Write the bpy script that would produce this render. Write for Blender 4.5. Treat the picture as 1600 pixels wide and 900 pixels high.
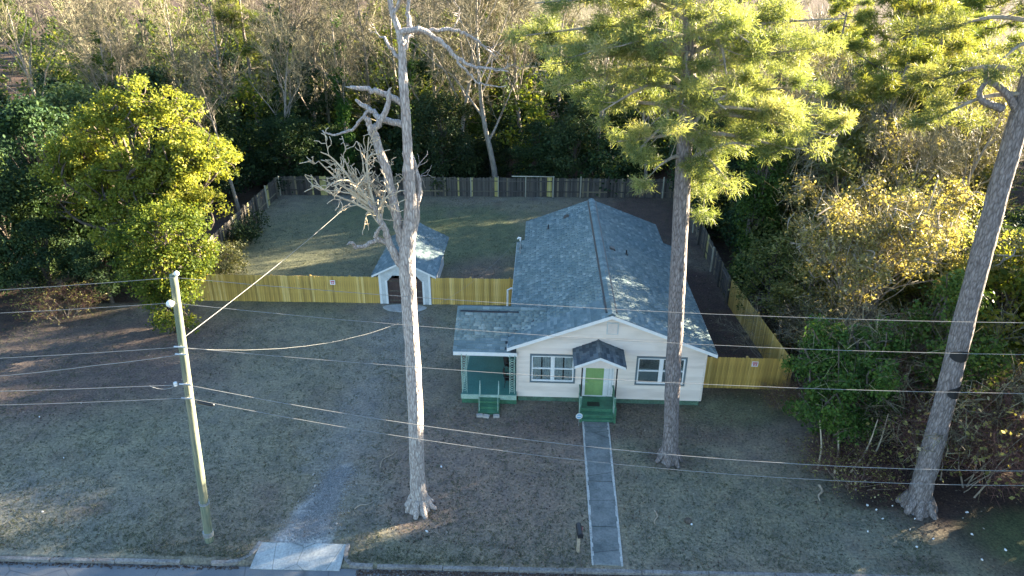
import bpy, math, random
import numpy as np
from mathutils import Vector, Matrix, noise

for o in list(bpy.data.objects):
    bpy.data.objects.remove(o)
scene = bpy.context.scene
COL = scene.collection
R = math.radians

# ------------------------------------------------------------------ camera
cam_d = bpy.data.cameras.new('camera')
cam_d.sensor_width = 36.0
cam_d.lens = 36.0 * 1100 / 1600
cam_d.clip_end = 4000
cam = bpy.data.objects.new('camera', cam_d)
COL.objects.link(cam)
_th, _ya, _ro = R(26), R(2.3), R(0.3)
_f = Vector((-math.sin(_ya) * math.cos(_th), math.cos(_ya) * math.cos(_th), -math.sin(_th)))
_r = Vector((math.cos(_ya), math.sin(_ya), 0))
_u = _r.cross(_f)
_r2 = _r * math.cos(_ro) + _u * math.sin(_ro)
_u2 = _u * math.cos(_ro) - _r * math.sin(_ro)
_m = Matrix((_r2, _u2, -_f)).transposed().to_4x4()
_m.translation = Vector((0, 0, 20.3))
cam.matrix_world = _m
scene.camera = cam

# ------------------------------------------------------------------ sky, sun, exposure
SUN_EL, SUN_AZ = R(12.5), R(27)          # azimuth counted from +x towards +y
world = bpy.data.worlds.new('World')
scene.world = world
world.use_nodes = True
wn = world.node_tree.nodes
wl = world.node_tree.links
sky = wn.new('ShaderNodeTexSky')
sky.sky_type = 'NISHITA'
sky.sun_disc = False
sky.sun_elevation = SUN_EL
sky.sun_rotation = R(90) - SUN_AZ
sky.air_density = 1.0
sky.dust_density = 0.3
sky.ozone_density = 2.5
wl.new(sky.outputs['Color'], wn['Background'].inputs['Color'])
wn['Background'].inputs['Strength'].default_value = 0.05
sun_d = bpy.data.lights.new('sun', 'SUN')
sun_d.energy = 5.0
sun_d.angle = R(0.5)
sun_d.color = (1.0, 0.84, 0.6)
sun = bpy.data.objects.new('sun', sun_d)
COL.objects.link(sun)
_s = Vector((math.cos(SUN_EL) * math.cos(SUN_AZ), math.cos(SUN_EL) * math.sin(SUN_AZ), math.sin(SUN_EL)))
sun.rotation_euler = _s.to_track_quat('Z', 'Y').to_euler()
sun.location = _s * 60
vs = scene.view_settings
vs.view_transform = 'Standard'
vs.look = 'None'
vs.gamma = 1.0
vs.use_curve_mapping = False
vs.exposure = 3.82

# ------------------------------------------------------------------ helpers
def tag(o, label=None, cat=None, group=None, kind=None):
    if label: o['label'] = label
    if cat: o['category'] = cat
    if group: o['group'] = group
    if kind: o['kind'] = kind
    return o

def empty(name, loc=(0, 0, 0), rz=0.0, scale=1.0):
    o = bpy.data.objects.new(name, None)
    o.empty_display_size = 0.2
    COL.objects.link(o)
    o.location = loc
    o.rotation_euler = (0, 0, rz)
    o.scale = (scale,) * 3 if not isinstance(scale, tuple) else scale
    return o

def link(name, me, mat=None, parent=None):
    o = bpy.data.objects.new(name, me)
    COL.objects.link(o)
    if mat is not None and len(me.materials) == 0:
        me.materials.append(mat)
    if parent is not None:
        o.parent = parent
    return o

def np_mesh(name, V, F, tint=None, mat=None, smooth=False, col=None):
    V = np.asarray(V, dtype=np.float32); F = np.asarray(F, dtype=np.int32)
    me = bpy.data.meshes.new(name)
    k = F.shape[1]
    me.vertices.add(len(V)); me.vertices.foreach_set('co', V.ravel())
    me.loops.add(F.size); me.loops.foreach_set('vertex_index', F.ravel())
    me.polygons.add(len(F))
    me.polygons.foreach_set('loop_start', np.arange(0, F.size, k, dtype=np.int32))
    me.polygons.foreach_set('loop_total', np.full(len(F), k, dtype=np.int32))
    if smooth:
        me.polygons.foreach_set('use_smooth', np.ones(len(F), dtype=bool))
    me.update(calc_edges=True)
    if tint is not None:
        a = me.attributes.new('tint', 'FLOAT', 'FACE')
        a.data.foreach_set('value', np.asarray(tint, dtype=np.float32))
    if col is not None:
        a = me.attributes.new('soil', 'FLOAT_COLOR', 'POINT')
        c = np.ones((len(V), 4), dtype=np.float32); c[:, :3] = col
        a.data.foreach_set('color', c.ravel())
    if mat is not None:
        me.materials.append(mat)
    return me

class MB:
    """collects boxes, prisms and tubes into one mesh"""
    def __init__(s):
        s.v = []; s.f = []
    def box(s, x0, x1, y0, y1, z0, z1):
        b = len(s.v)
        s.v += [(x0, y0, z0), (x1, y0, z0), (x1, y1, z0), (x0, y1, z0), (x0, y0, z1), (x1, y0, z1), (x1, y1, z1), (x0, y1, z1)]
        s.f += [tuple(b + i for i in q) for q in ((3, 2, 1, 0), (4, 5, 6, 7), (0, 1, 5, 4), (1, 2, 6, 5), (2, 3, 7, 6), (3, 0, 4, 7))]
        return s
    def prism(s, pts, d):
        """polygon pts (list of 3d) extruded by vector d"""
        b = len(s.v); n = len(pts); d = Vector(d)
        s.v += [tuple(p) for p in pts] + [tuple(Vector(p) + d) for p in pts]
        s.f += [tuple(b + i for i in range(n)), tuple(b + n + i for i in reversed(range(n)))]
        s.f += [(b + i, b + n + i, b + n + (i + 1) % n, b + (i + 1) % n) for i in range(n)]
        return s
    def tube(s, pts, rad, n=8, cap=True):
        if not hasattr(rad, '__len__'): rad = [rad] * len(pts)
        V, F = tube_geo(np.array(pts, dtype=float), np.array(rad, dtype=float), n)
        b = len(s.v)
        s.v += [tuple(p) for p in V]; s.f += [tuple(int(b + i) for i in q) for q in F]
        if cap:
            s.f.append(tuple(b + i for i in reversed(range(n))))
            s.f.append(tuple(b + len(V) - n + i for i in range(n)))
        return s
    def ball(s, c, r, n=8, m=6, sz=1.0):
        pts = [(c[0], c[1], c[2] - r * sz * math.cos(math.pi * i / m)) for i in range(m + 1)]
        rad = [max(r * math.sin(math.pi * i / m), r * .02) for i in range(m + 1)]
        return s.tube(pts, rad, n)
    def build(s, name, mat, parent=None, smooth=False, bevel=0.0):
        me = bpy.data.meshes.new(name)
        me.from_pydata(s.v, [], s.f)
        if smooth:
            me.polygons.foreach_set('use_smooth', [True] * len(me.polygons))
        me.update()
        o = link(name, me, mat, parent)
        if bevel:
            bv = o.modifiers.new('bevel', 'BEVEL'); bv.width = bevel; bv.segments = 2; bv.limit_method = 'ANGLE'
        return o

def tube_geo(P, rad, n=6, rough=0.0, seed=0):
    k = len(P)
    T = np.gradient(P, axis=0)
    T /= np.linalg.norm(T, axis=1)[:, None] + 1e-9
    ref = np.array([0.31, 0.95, 0.05]) if abs(T[0] @ np.array([0.31, 0.95, 0.05])) < .9 else np.array([1.0, 0, 0])
    V = np.zeros((k, n, 3)); ang = np.arange(n) * 2 * np.pi / n
    a = ref - T[0] * (ref @ T[0])
    for i in range(k):
        a = a - T[i] * (a @ T[i]); a /= np.linalg.norm(a) + 1e-9
        b = np.cross(T[i], a)
        rr = rad[i]
        if rough:
            rr = rad[i] * np.array([1 + rough * noise.noise(Vector((math.cos(t) * 1.7 + seed, math.sin(t) * 1.7, i * .9))) for t in ang])
            rr = rr[:, None]
        V[i] = P[i] + (np.cos(ang)[:, None] * a + np.sin(ang)[:, None] * b) * rr
    i, j = np.meshgrid(np.arange(k - 1), np.arange(n), indexing='ij')
    j2 = (j + 1) % n
    F = np.stack([i * n + j, i * n + j2, (i + 1) * n + j2, (i + 1) * n + j], -1).reshape(-1, 4)
    return V.reshape(-1, 3), F

class Geo:
    """collects numpy quads"""
    def __init__(s):
        s.V = []; s.F = []; s.T = []; s.n = 0
    def add(s, V, F, t=None):
        s.V.append(V); s.F.append(F + s.n); s.n += len(V)
        s.T.append(np.full(len(F), .5) if t is None else np.broadcast_to(t, (len(F),)))
        return s
    def tube(s, P, rad, n=6, rough=0.0, seed=0, cap=True):
        P = np.array(P, dtype=float); rad = np.array(rad, dtype=float)
        if cap:
            P = np.vstack([P, P[-1] + (P[-1] - P[-2]) * .02]); rad = np.append(rad, rad[-1] * .05)
        return s.add(*tube_geo(P, rad, n, rough, seed))
    def mesh(s, name, mat=None, smooth=False):
        return np_mesh(name, np.vstack(s.V), np.vstack(s.F), np.concatenate(s.T), mat, smooth)

def smooth_line(pts, rad, sub=4):
    """Catmull-Rom through points"""
    P = np.array(pts, dtype=float); Rr = np.array(rad, dtype=float); o = []; r = []
    for i in range(len(P) - 1):
        p0, p1, p2, p3 = P[max(i - 1, 0)], P[i], P[i + 1], P[min(i + 2, len(P) - 1)]
        for k in range(sub):
            t = k / sub
            o.append(.5 * (2 * p1 + (p2 - p0) * t + (2 * p0 - 5 * p1 + 4 * p2 - p3) * t * t + (3 * p1 - p0 - 3 * p2 + p3) * t ** 3))
            r.append(Rr[i] * (1 - t) + Rr[i + 1] * t)
    o.append(P[-1]); r.append(Rr[-1])
    return np.array(o), np.array(r)

# ------------------------------------------------------------------ materials
def new_mat(name):
    m = bpy.data.materials.new(name); m.use_nodes = True
    nt = m.node_tree
    return m, nt, nt.nodes['Principled BSDF']

def ramp(nt, fac, stops):
    r = nt.nodes.new('ShaderNodeValToRGB')
    e = r.color_ramp.elements
    while len(e) < len(stops): e.new(0.5)
    for el, (p, c) in zip(e, stops):
        el.position = p; el.color = (*c, 1)
    nt.links.new(fac, r.inputs['Fac'])
    return r.outputs['Color']

def tex(nt, kind, scale, detail=3.0, coord='Object', stretch=None, rough=.55):
    tc = nt.nodes.new('ShaderNodeTexCoord')
    out = tc.outputs[coord]
    if stretch:
        mp = nt.nodes.new('ShaderNodeMapping'); mp.inputs['Scale'].default_value = stretch
        nt.links.new(out, mp.inputs['Vector']); out = mp.outputs['Vector']
    if kind == 'noise':
        n = nt.nodes.new('ShaderNodeTexNoise'); n.inputs['Detail'].default_value = detail; n.inputs['Roughness'].default_value = rough
    else:
        n = nt.nodes.new('ShaderNodeTexVoronoi')
        n.feature = 'DISTANCE_TO_EDGE' if kind == 'edge' else 'F1'
    n.inputs['Scale'].default_value = scale
    nt.links.new(out, n.inputs['Vector'])
    return n.outputs['Distance'] if kind in ('edge', 'voronoi') else n.outputs['Fac']

def mixc(nt, fac, a, b, mode='MIX'):
    m = nt.nodes.new('ShaderNodeMix'); m.data_type = 'RGBA'; m.blend_type = mode
    if isinstance(fac, (int, float)): m.inputs[0].default_value = fac
    else: nt.links.new(fac, m.inputs[0])
    for s, v in ((6, a), (7, b)):
        if isinstance(v, tuple): m.inputs[s].default_value = (*v, 1)
        else: nt.links.new(v, m.inputs[s])
    return m.outputs[2]

def bump(nt, bs, h, strength, dist=.02):
    b = nt.nodes.new('ShaderNodeBump'); b.inputs['Strength'].default_value = strength; b.inputs['Distance'].default_value = dist
    nt.links.new(h, b.inputs['Height']); nt.links.new(b.outputs['Normal'], bs.inputs['Normal'])

def paint(name, c, rough=.5, wear=.16, scale=3.0, c2=None, bumpy=.15):
    """painted or plain surface with faint grime of two scales"""
    m, nt, bs = new_mat(name)
    d = c2 if c2 else tuple(x * (1 - wear * 2.2) for x in c)
    a = tex(nt, 'noise', scale, 5.0)
    b = tex(nt, 'noise', scale * 9, 3.0)
    mm = nt.nodes.new('ShaderNodeMath'); mm.operation = 'MULTIPLY'
    nt.links.new(a, mm.inputs[0]); nt.links.new(b, mm.inputs[1])
    colr = ramp(nt, mm.outputs[0], [(.12, d), (.36, c)])
    nt.links.new(colr, bs.inputs['Base Color'])
    bs.inputs['Roughness'].default_value = rough
    if bumpy: bump(nt, bs, b, bumpy, .01)
    return m

def metal(name, c, rough=.4):
    m, nt, bs = new_mat(name)
    colr = ramp(nt, tex(nt, 'noise', 8, 4), [(.35, tuple(x * .7 for x in c)), (.65, c)])
    nt.links.new(colr, bs.inputs['Base Color'])
    bs.inputs['Metallic'].default_value = .6; bs.inputs['Roughness'].default_value = rough
    return m

def obj_rand(nt):
    return nt.nodes.new('ShaderNodeObjectInfo').outputs['Random']

def tint_attr(nt):
    a = nt.nodes.new('ShaderNodeAttribute'); a.attribute_name = 'tint'
    return a.outputs['Fac']

def wood(name, stops, grain=(30, 30, 1.2), use='rand', rough=.75):
    """boards: colour of each board from its object's random number, grain along z"""
    m, nt, bs = new_mat(name)
    base = ramp(nt, obj_rand(nt) if use == 'rand' else tint_attr(nt), stops)
    g = tex(nt, 'noise', 1.0, 5, 'Object', grain)
    dark = ramp(nt, g, [(.3, (.62, .6, .58)), (.62, (1.08, 1.06, 1.04))])
    nt.links.new(mixc(nt, 1.0, base, dark, 'MULTIPLY'), bs.inputs['Base Color'])
    bs.inputs['Roughness'].default_value = rough
    bump(nt, bs, g, .25, .01)
    return m

def foliage(name, stops, trans=.4, hue=.06, val=.35, gloss=.25):
    """leaves: colour by leaf tint and by plant, part of the light passes through"""
    m, nt, bs = new_mat(name)
    base = ramp(nt, tint_attr(nt), stops)
    hs = nt.nodes.new('ShaderNodeHueSaturation')
    mr = nt.nodes.new('ShaderNodeMapRange')
    mr.inputs['To Min'].default_value = 1 - val * .5; mr.inputs['To Max'].default_value = 1 + val * .5
    rnd = obj_rand(nt)
    nt.links.new(rnd, mr.inputs['Value']); nt.links.new(mr.outputs[0], hs.inputs['Value'])
    mh = nt.nodes.new('ShaderNodeMapRange')
    mh.inputs['To Min'].default_value = .5 - hue * .5; mh.inputs['To Max'].default_value = .5 + hue * .3
    ml = nt.nodes.new('ShaderNodeMath'); ml.operation = 'MULTIPLY'; ml.inputs[1].default_value = 7.31
    fr = nt.nodes.new('ShaderNodeMath'); fr.operation = 'FRACT'
    nt.links.new(rnd, ml.inputs[0]); nt.links.new(ml.outputs[0], fr.inputs[0]); nt.links.new(fr.outputs[0], mh.inputs['Value'])
    nt.links.new(mh.outputs[0], hs.inputs['Hue'])
    nt.links.new(base, hs.inputs['Color'])
    bs.inputs['Roughness'].default_value = .55
    bs.inputs['Specular IOR Level'].default_value = gloss
    nt.links.new(hs.outputs['Color'], bs.inputs['Base Color'])
    tr = nt.nodes.new('ShaderNodeBsdfTranslucent')
    nt.links.new(mixc(nt, 1.0, hs.outputs['Color'], (1.25, 1.15, .55), 'MULTIPLY'), tr.inputs['Color'])
    mx = nt.nodes.new('ShaderNodeMixShader'); mx.inputs[0].default_value = trans
    nt.links.new(bs.outputs[0], mx.inputs[1]); nt.links.new(tr.outputs[0], mx.inputs[2])
    nt.links.new(mx.outputs[0], nt.nodes['Material Output'].inputs['Surface'])
    return m

def bark(name, stops, scale=9, stretch=(1, 1, .3), strength=.7, plates=True):
    m, nt, bs = new_mat(name)
    n = tex(nt, 'noise', scale, 6, 'Object', stretch, .65)
    base = ramp(nt, n, stops)
    if plates:
        e = tex(nt, 'edge', scale * .9, 0, 'Object', stretch)
        crack = ramp(nt, e, [(.0, (.5, .48, .48)), (.2, (1, 1, 1))])
        base = mixc(nt, .85, base, crack, 'MULTIPLY')
        bump(nt, bs, e, strength, .06)
    else:
        bump(nt, bs, n, strength, .04)
    nt.links.new(base, bs.inputs['Base Color'])
    bs.inputs['Roughness'].default_value = .9
    bs.inputs['Specular IOR Level'].default_value = .15
    return m

def shingle_mat(name, stops, use):
    m, nt, bs = new_mat(name)
    base = ramp(nt, obj_rand(nt) if use == 'rand' else tint_attr(nt), stops)
    g = tex(nt, 'noise', 55, 2)
    base = mixc(nt, .6, base, ramp(nt, g, [(.35, (.65, .65, .65)), (.65, (1.3, 1.3, 1.3))]), 'MULTIPLY')
    w = tex(nt, 'noise', .55, 4)
    base = mixc(nt, .8, base, ramp(nt, w, [(.35, (.8, .84, .86)), (.62, (1.14, 1.08, 1.02))]), 'MULTIPLY')
    nt.links.new(base, bs.inputs['Base Color'])
    bs.inputs['Roughness'].default_value = .95
    bs.inputs['Specular IOR Level'].default_value = .08
    bump(nt, bs, g, .3, .01)
    return m

_sh = [(0, (.118, .160, .17)), (.3, (.145, .192, .2)), (.65, (.16, .21, .22)), (.9, (.195, .245, .255)), (1, (.245, .295, .3))]
_shd = [(0, (.06, .075, .09)), (.5, (.095, .115, .132)), (1, (.155, .18, .195))]
M = {
    'shingle': shingle_mat('asphalt_shingle', _sh, 'tint'), 'shingle_one': shingle_mat('asphalt_shingle_single', _sh, 'rand'),
    'shingle_dark': shingle_mat('dark_shingle', _shd, 'rand'),
    'deck_dark': paint('roof_edge', (.045, .055, .065), .8, .2),
    'cream_board': None, 'cream': paint('cream_siding', (.69, .59, .51), .6, .06, 1.2),
    'white': paint('white_trim', (.74, .74, .73), .45, .06, 2.5),
    'dark_trim': paint('grey_blue_trim', (.13, .17, .19), .5, .1),
    'green': paint('green_paint', (.06, .19, .11), .5, .22, 2.2),
    'teal': paint('porch_floor_paint', (.065, .215, .185), .4, .12, 1.1),
    'pale_green': paint('pale_green_paint', (.36, .5, .42), .5, .2),
    'foundation': paint('foundation_paint', (.10, .19, .13), .7, .25, 1.5), 'lime': paint('lime_door_paint', (.235, .37, .14), .4, .08),
    'black': paint('black_coat', (.018, .018, .02), .4, .1),
    'iron': metal('black_iron', (.05, .05, .05), .5),
    'galv': metal('galvanised', (.45, .47, .48), .45),
    'brown_door': paint('brown_shed_door', (.075, .045, .04), .6, .2),
    'blue_white': paint('weathered_white', (.56, .58, .58), .55, .12),
    'curtain': paint('grey_curtain', (.8, .82, .83), .9, .15, 6),
    'sky_reflect': paint('reflected_sky_grey', (.34, .4, .44), .8, .1), 'blind': paint('white_blind', (.8, .81, .8), .6, .05),
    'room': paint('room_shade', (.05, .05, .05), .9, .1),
    'concrete': paint('old_concrete', (.2, .205, .2), .85, .3, .9, (.09, .1, .1), .4), 'apron': paint('apron_concrete', (.36, .37, .36), .85, .2, .8, (.24, .25, .25), .4),
    'concrete_edge': paint('concrete_edge', (.46, .46, .43), .85, .2, 2),
    'block': paint('concrete_block', (.45, .41, .37), .9, .2, 4),
    'kerb': paint('kerb_stone', (.27, .25, .23), .9, .3, 1.4, None, .4),
    'stick': paint('dry_wood', (.42, .34, .25), .9, .2, 6),
    'litter': paint('white_plastic', (.78, .78, .78), .5, .1),
    'sign': paint('sign_white', (.8, .76, .78), .45, .05),
    'red_ink': paint('sign_red', (.55, .06, .1), .5, .05),
    'blue_ink': paint('sign_blue', (.12, .33, .55), .4, .05),
    'wire': paint('aluminium_cable', (.22, .22, .215), .6, .1, 2),
    'ceramic': paint('ceramic', (.7, .7, .68), .25, .05),
    'fence_new': wood('new_pine_board', [(0, (.36, .24, .065)), (.3, (.52, .345, .085)), (.7, (.58, .39, .1)), (1, (.74, .54, .2))]),
    'fence_new_rail': wood('new_pine_rail', [(0, (.42, .28, .085)), (1, (.5, .33, .1))]),
    'fence_old': wood('weathered_board', [(0, (.05, .046, .042)), (.45, (.095, .086, .074)), (.86, (.14, .125, .10)), (.9, (.2, .17, .11)), (1, (.3, .25, .15))]),
    'post_pale': wood('pale_post', [(0, (.34, .32, .24)), (1, (.5, .47, .36))]),
    'board_fresh': wood('fresh_board', [(0, (.5, .42, .13)), (1, (.6, .52, .22))]),
    'pine_bark': bark('pine_bark', [(.3, (.12, .105, .10)), (.5, (.21, .185, .18)), (.7, (.32, .285, .28))], 13, (1, 1, .28), .9),
    'dead_bark': bark('dead_wood', [(.28, (.26, .22, .205)), (.5, (.42, .375, .35)), (.72, (.58, .53, .49))], 15, (1, 1, .24), .9),
    'pale_sunlit': bark('pale_sunlit_wood', [(.3, (.34, .28, .21)), (.7, (.58, .49, .36))], 12, (1, 1, .6), .3, False),  # pale dry wood, warmed to carry golden sun on the dead tree's brush
    'bark': bark('grey_bark', [(.3, (.15, .13, .11)), (.7, (.38, .33, .27))], 10, (1, 1, .3), .5, False),
    'bark_dark': bark('dark_bark', [(.3, (.05, .042, .035)), (.7, (.14, .115, .095))], 10, (1, 1, .3), .5, False),
    'twig': foliage('twigs', [(0, (.055, .052, .036)), (.5, (.15, .137, .093)), (1, (.3, .27, .18))], .1, .03, .4, .1),
    'twig_red': foliage('twigs_red', [(0, (.07, .04, .038)), (.5, (.13, .075, .065)), (1, (.22, .13, .10))], .1, .03, .3, .1),
    'leaf_dark': foliage('dark_evergreen_leaf', [(0, (.018, .036, .018)), (.5, (.034, .062, .026)), (1, (.07, .105, .034))], .3, .05, .5, .12),
    'leaf_mid': foliage('mid_green_leaf', [(0, (.03, .062, .016)), (.5, (.06, .11, .024)), (1, (.115, .16, .032))], .4, .06, .4, .15),
    'leaf_vine': foliage('vine_leaf', [(0, (.045, .075, .018)), (.45, (.10, .145, .026)), (.85, (.2, .22, .036)), (1, (.34, .31, .07))], .5, .03, .2, .12),
    'leaf_gold': foliage('golden_green_leaf', [(0, (.06, .095, .022)), (.4, (.165, .205, .036)), (.8, (.29, .305, .058)), (1, (.45, .42, .12))], .55, .03, .2, .15),
    'leaf_brush': foliage('dry_brush_leaf', [(0, (.09, .095, .03)), (.35, (.19, .19, .065)), (.75, (.33, .31, .125)), (1, (.55, .5, .3))], .5, .04, .3, .2),
    'leaf_olive': foliage('olive_leaf', [(0, (.05, .06, .028)), (.5, (.095, .10, .045)), (1, (.17, .165, .085))], .35, .05, .4, .2),
    'leaf_olive2': foliage('pale_olive_leaf', [(0, (.07, .09, .035)), (.4, (.15, .17, .055)), (.8, (.26, .265, .095)), (1, (.42, .38, .2))], .5, .05, .35, .12),
    'ivy': foliage('ivy_leaf', [(0, (.025, .055, .014)), (.6, (.055, .115, .022)), (1, (.11, .17, .03))], .35, .05, .4, .15),
    'needle': foliage('pine_needles', [(0, (.06, .095, .035)), (.4, (.15, .195, .075)), (.8, (.25, .285, .12)), (1, (.38, .36, .2))], .5, .04, .25, .3),
    'needle_far': foliage('pine_needles_far', [(0, (.06, .10, .025)), (.5, (.15, .19, .045)), (1, (.27, .28, .08))], .5, .05, .4, .3),
    'grass': foliage('lawn_blade', [(0, (.05, .066, .042)), (.5, (.085, .10, .064)), (.85, (.13, .13, .085)), (1, (.21, .18, .12))], .25, .0, .0, .15),
    'straw': foliage('fallen_leaf', [(0, (.045, .03, .026)), (.5, (.09, .062, .05)), (.85, (.16, .12, .085)), (1, (.34, .3, .24))], .1, .0, .0, .15),
    'gravel': foliage('gravel', [(0, (.12, .12, .12)), (.6, (.3, .3, .29)), (1, (.5, .49, .46))], .0, .0, .0, .2),
}

def glass_mat():
    m, nt, bs = new_mat('window_glass')
    g = nt.nodes.new('ShaderNodeBsdfGlossy'); g.inputs['Roughness'].default_value = .02
    g.inputs['Color'].default_value = (.9, .95, 1, 1)
    t = nt.nodes.new('ShaderNodeBsdfTransparent'); t.inputs['Color'].default_value = (.86, .9, .9, 1)
    fr = nt.nodes.new('ShaderNodeFresnel'); fr.inputs['IOR'].default_value = 1.75
    mx = nt.nodes.new('ShaderNodeMixShader')
    nt.links.new(fr.outputs[0], mx.inputs[0]); nt.links.new(t.outputs[0], mx.inputs[1]); nt.links.new(g.outputs[0], mx.inputs[2])
    nt.links.new(mx.outputs[0], nt.nodes['Material Output'].inputs['Surface'])
    return m
M['glass'] = glass_mat()

def soil_mat():
    m, nt, bs = new_mat('lawn_and_soil')
    a = nt.nodes.new('ShaderNodeAttribute'); a.attribute_name = 'soil'
    n1 = tex(nt, 'noise', 9, 5, 'Object', None, .7)
    n2 = tex(nt, 'noise', 1.3, 4)
    c = mixc(nt, 1.0, a.outputs['Color'], ramp(nt, n1, [(.3, (.5, .5, .5)), (.5, (1, 1, 1)), (.72, (1.6, 1.55, 1.45))]), 'MULTIPLY')
    c = mixc(nt, .8, c, ramp(nt, n2, [(.35, (.8, .82, .86)), (.65, (1.2, 1.16, 1.08))]), 'MULTIPLY')
    nt.links.new(c, bs.inputs['Base Color'])
    bs.inputs['Roughness'].default_value = .95
    bs.inputs['Specular IOR Level'].default_value = .1
    bump(nt, bs, n1, .8, .06)
    return m
M['soil'] = soil_mat()

def asphalt_mat():
    m, nt, bs = new_mat('asphalt')
    n = tex(nt, 'noise', 60, 3); w = tex(nt, 'noise', .5, 5); e = tex(nt, 'edge', .35, 0)
    c = ramp(nt, n, [(.3, (.10, .107, .113)), (.7, (.175, .18, .185))])
    c = mixc(nt, .8, c, ramp(nt, w, [(.35, (.75, .8, .85)), (.65, (1.25, 1.2, 1.15))]), 'MULTIPLY')
    c = mixc(nt, .7, c, ramp(nt, e, [(.0, (.35, .35, .35)), (.012, (1, 1, 1))]), 'MULTIPLY')
    nt.links.new(c, bs.inputs['Base Color'])
    bs.inputs['Roughness'].default_value = .7
    bump(nt, bs, n, .4, .01)
    return m
M['asphalt'] = asphalt_mat()

def board_paint():
    """each clapboard a touch lighter or darker, with faint dirt"""
    m, nt, bs = new_mat('cream_clapboard')
    c = ramp(nt, obj_rand(nt), [(0, (.66, .56, .485)), (.5, (.70, .6, .52)), (1, (.735, .635, .55))])
    n = tex(nt, 'noise', 1.0, 5, 'Object', (.8, 4, 4))
    c = mixc(nt, .8, c, ramp(nt, n, [(.3, (.82, .81, .79)), (.55, (1, 1, 1))]), 'MULTIPLY')
    nt.links.new(c, bs.inputs['Base Color']); bs.inputs['Roughness'].default_value = .6
    return m
M['cream_board'] = board_paint()
def cracked(name, c, c2, sc):
    m, nt, bs = new_mat(name)
    a = tex(nt, 'noise', 1.1, 6, 'Object', None, .65); b = tex(nt, 'noise', 14, 4)
    col_ = ramp(nt, a, [(.3, c2), (.62, c)])
    col_ = mixc(nt, .7, col_, ramp(nt, b, [(.3, (.7, .7, .7)), (.65, (1.25, 1.25, 1.2))]), 'MULTIPLY')
    e = tex(nt, 'edge', sc, 0)
    col_ = mixc(nt, .8, col_, ramp(nt, e, [(.0, (.3, .3, .28)), (.012, (1, 1, 1))]), 'MULTIPLY')
    nt.links.new(col_, bs.inputs['Base Color']); bs.inputs['Roughness'].default_value = .9; bump(nt, bs, b, .4, .01)
    return m
M['concrete'] = cracked('worn_concrete', (.185, .195, .19), (.075, .09, .09), .45)
M['apron'] = cracked('apron_slab', (.38, .39, .38), (.22, .235, .235), .6)

# ------------------------------------------------------------------ the ground
def ky(x): return 18.43 + .02 * x            # kerb line
def nz(x, y, s, o=0.0): return noise.noise(Vector((x * s + o, y * s - o, o * 1.7)))
def blob(x, y, cx, cy, rx, ry, soft=.55):
    d = math.hypot((x - cx) / rx, (y - cy) / ry) + .35 * nz(x, y, .35, 3.1) + .16 * nz(x, y, 1.3, 8.0)
    return min(1.0, max(0.0, (1 - d) / soft + .5))
def seg_d(x, y, ax, ay, bx, by):
    t = max(0, min(1, ((x - ax) * (bx - ax) + (y - ay) * (by - ay)) / ((bx - ax) ** 2 + (by - ay) ** 2)))
    return math.hypot(x - ax - t * (bx - ax), y - ay - t * (by - ay)), t
def lerp3(a, b, t): return tuple(p + (q - p) * t for p, q in zip(a, b))
GRASS = (.19, .18, .128); BROWN = (.205, .158, .128); DARKB = (.12, .09, .08); PALE = (.215, .21, .195)
GREEN = (.105, .132, .066); WOODS = (.07, .05, .036); STONE = (.42, .41, .40); FIELD = (.14, .125, .075); REDB = (.072, .050, .045)
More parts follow.
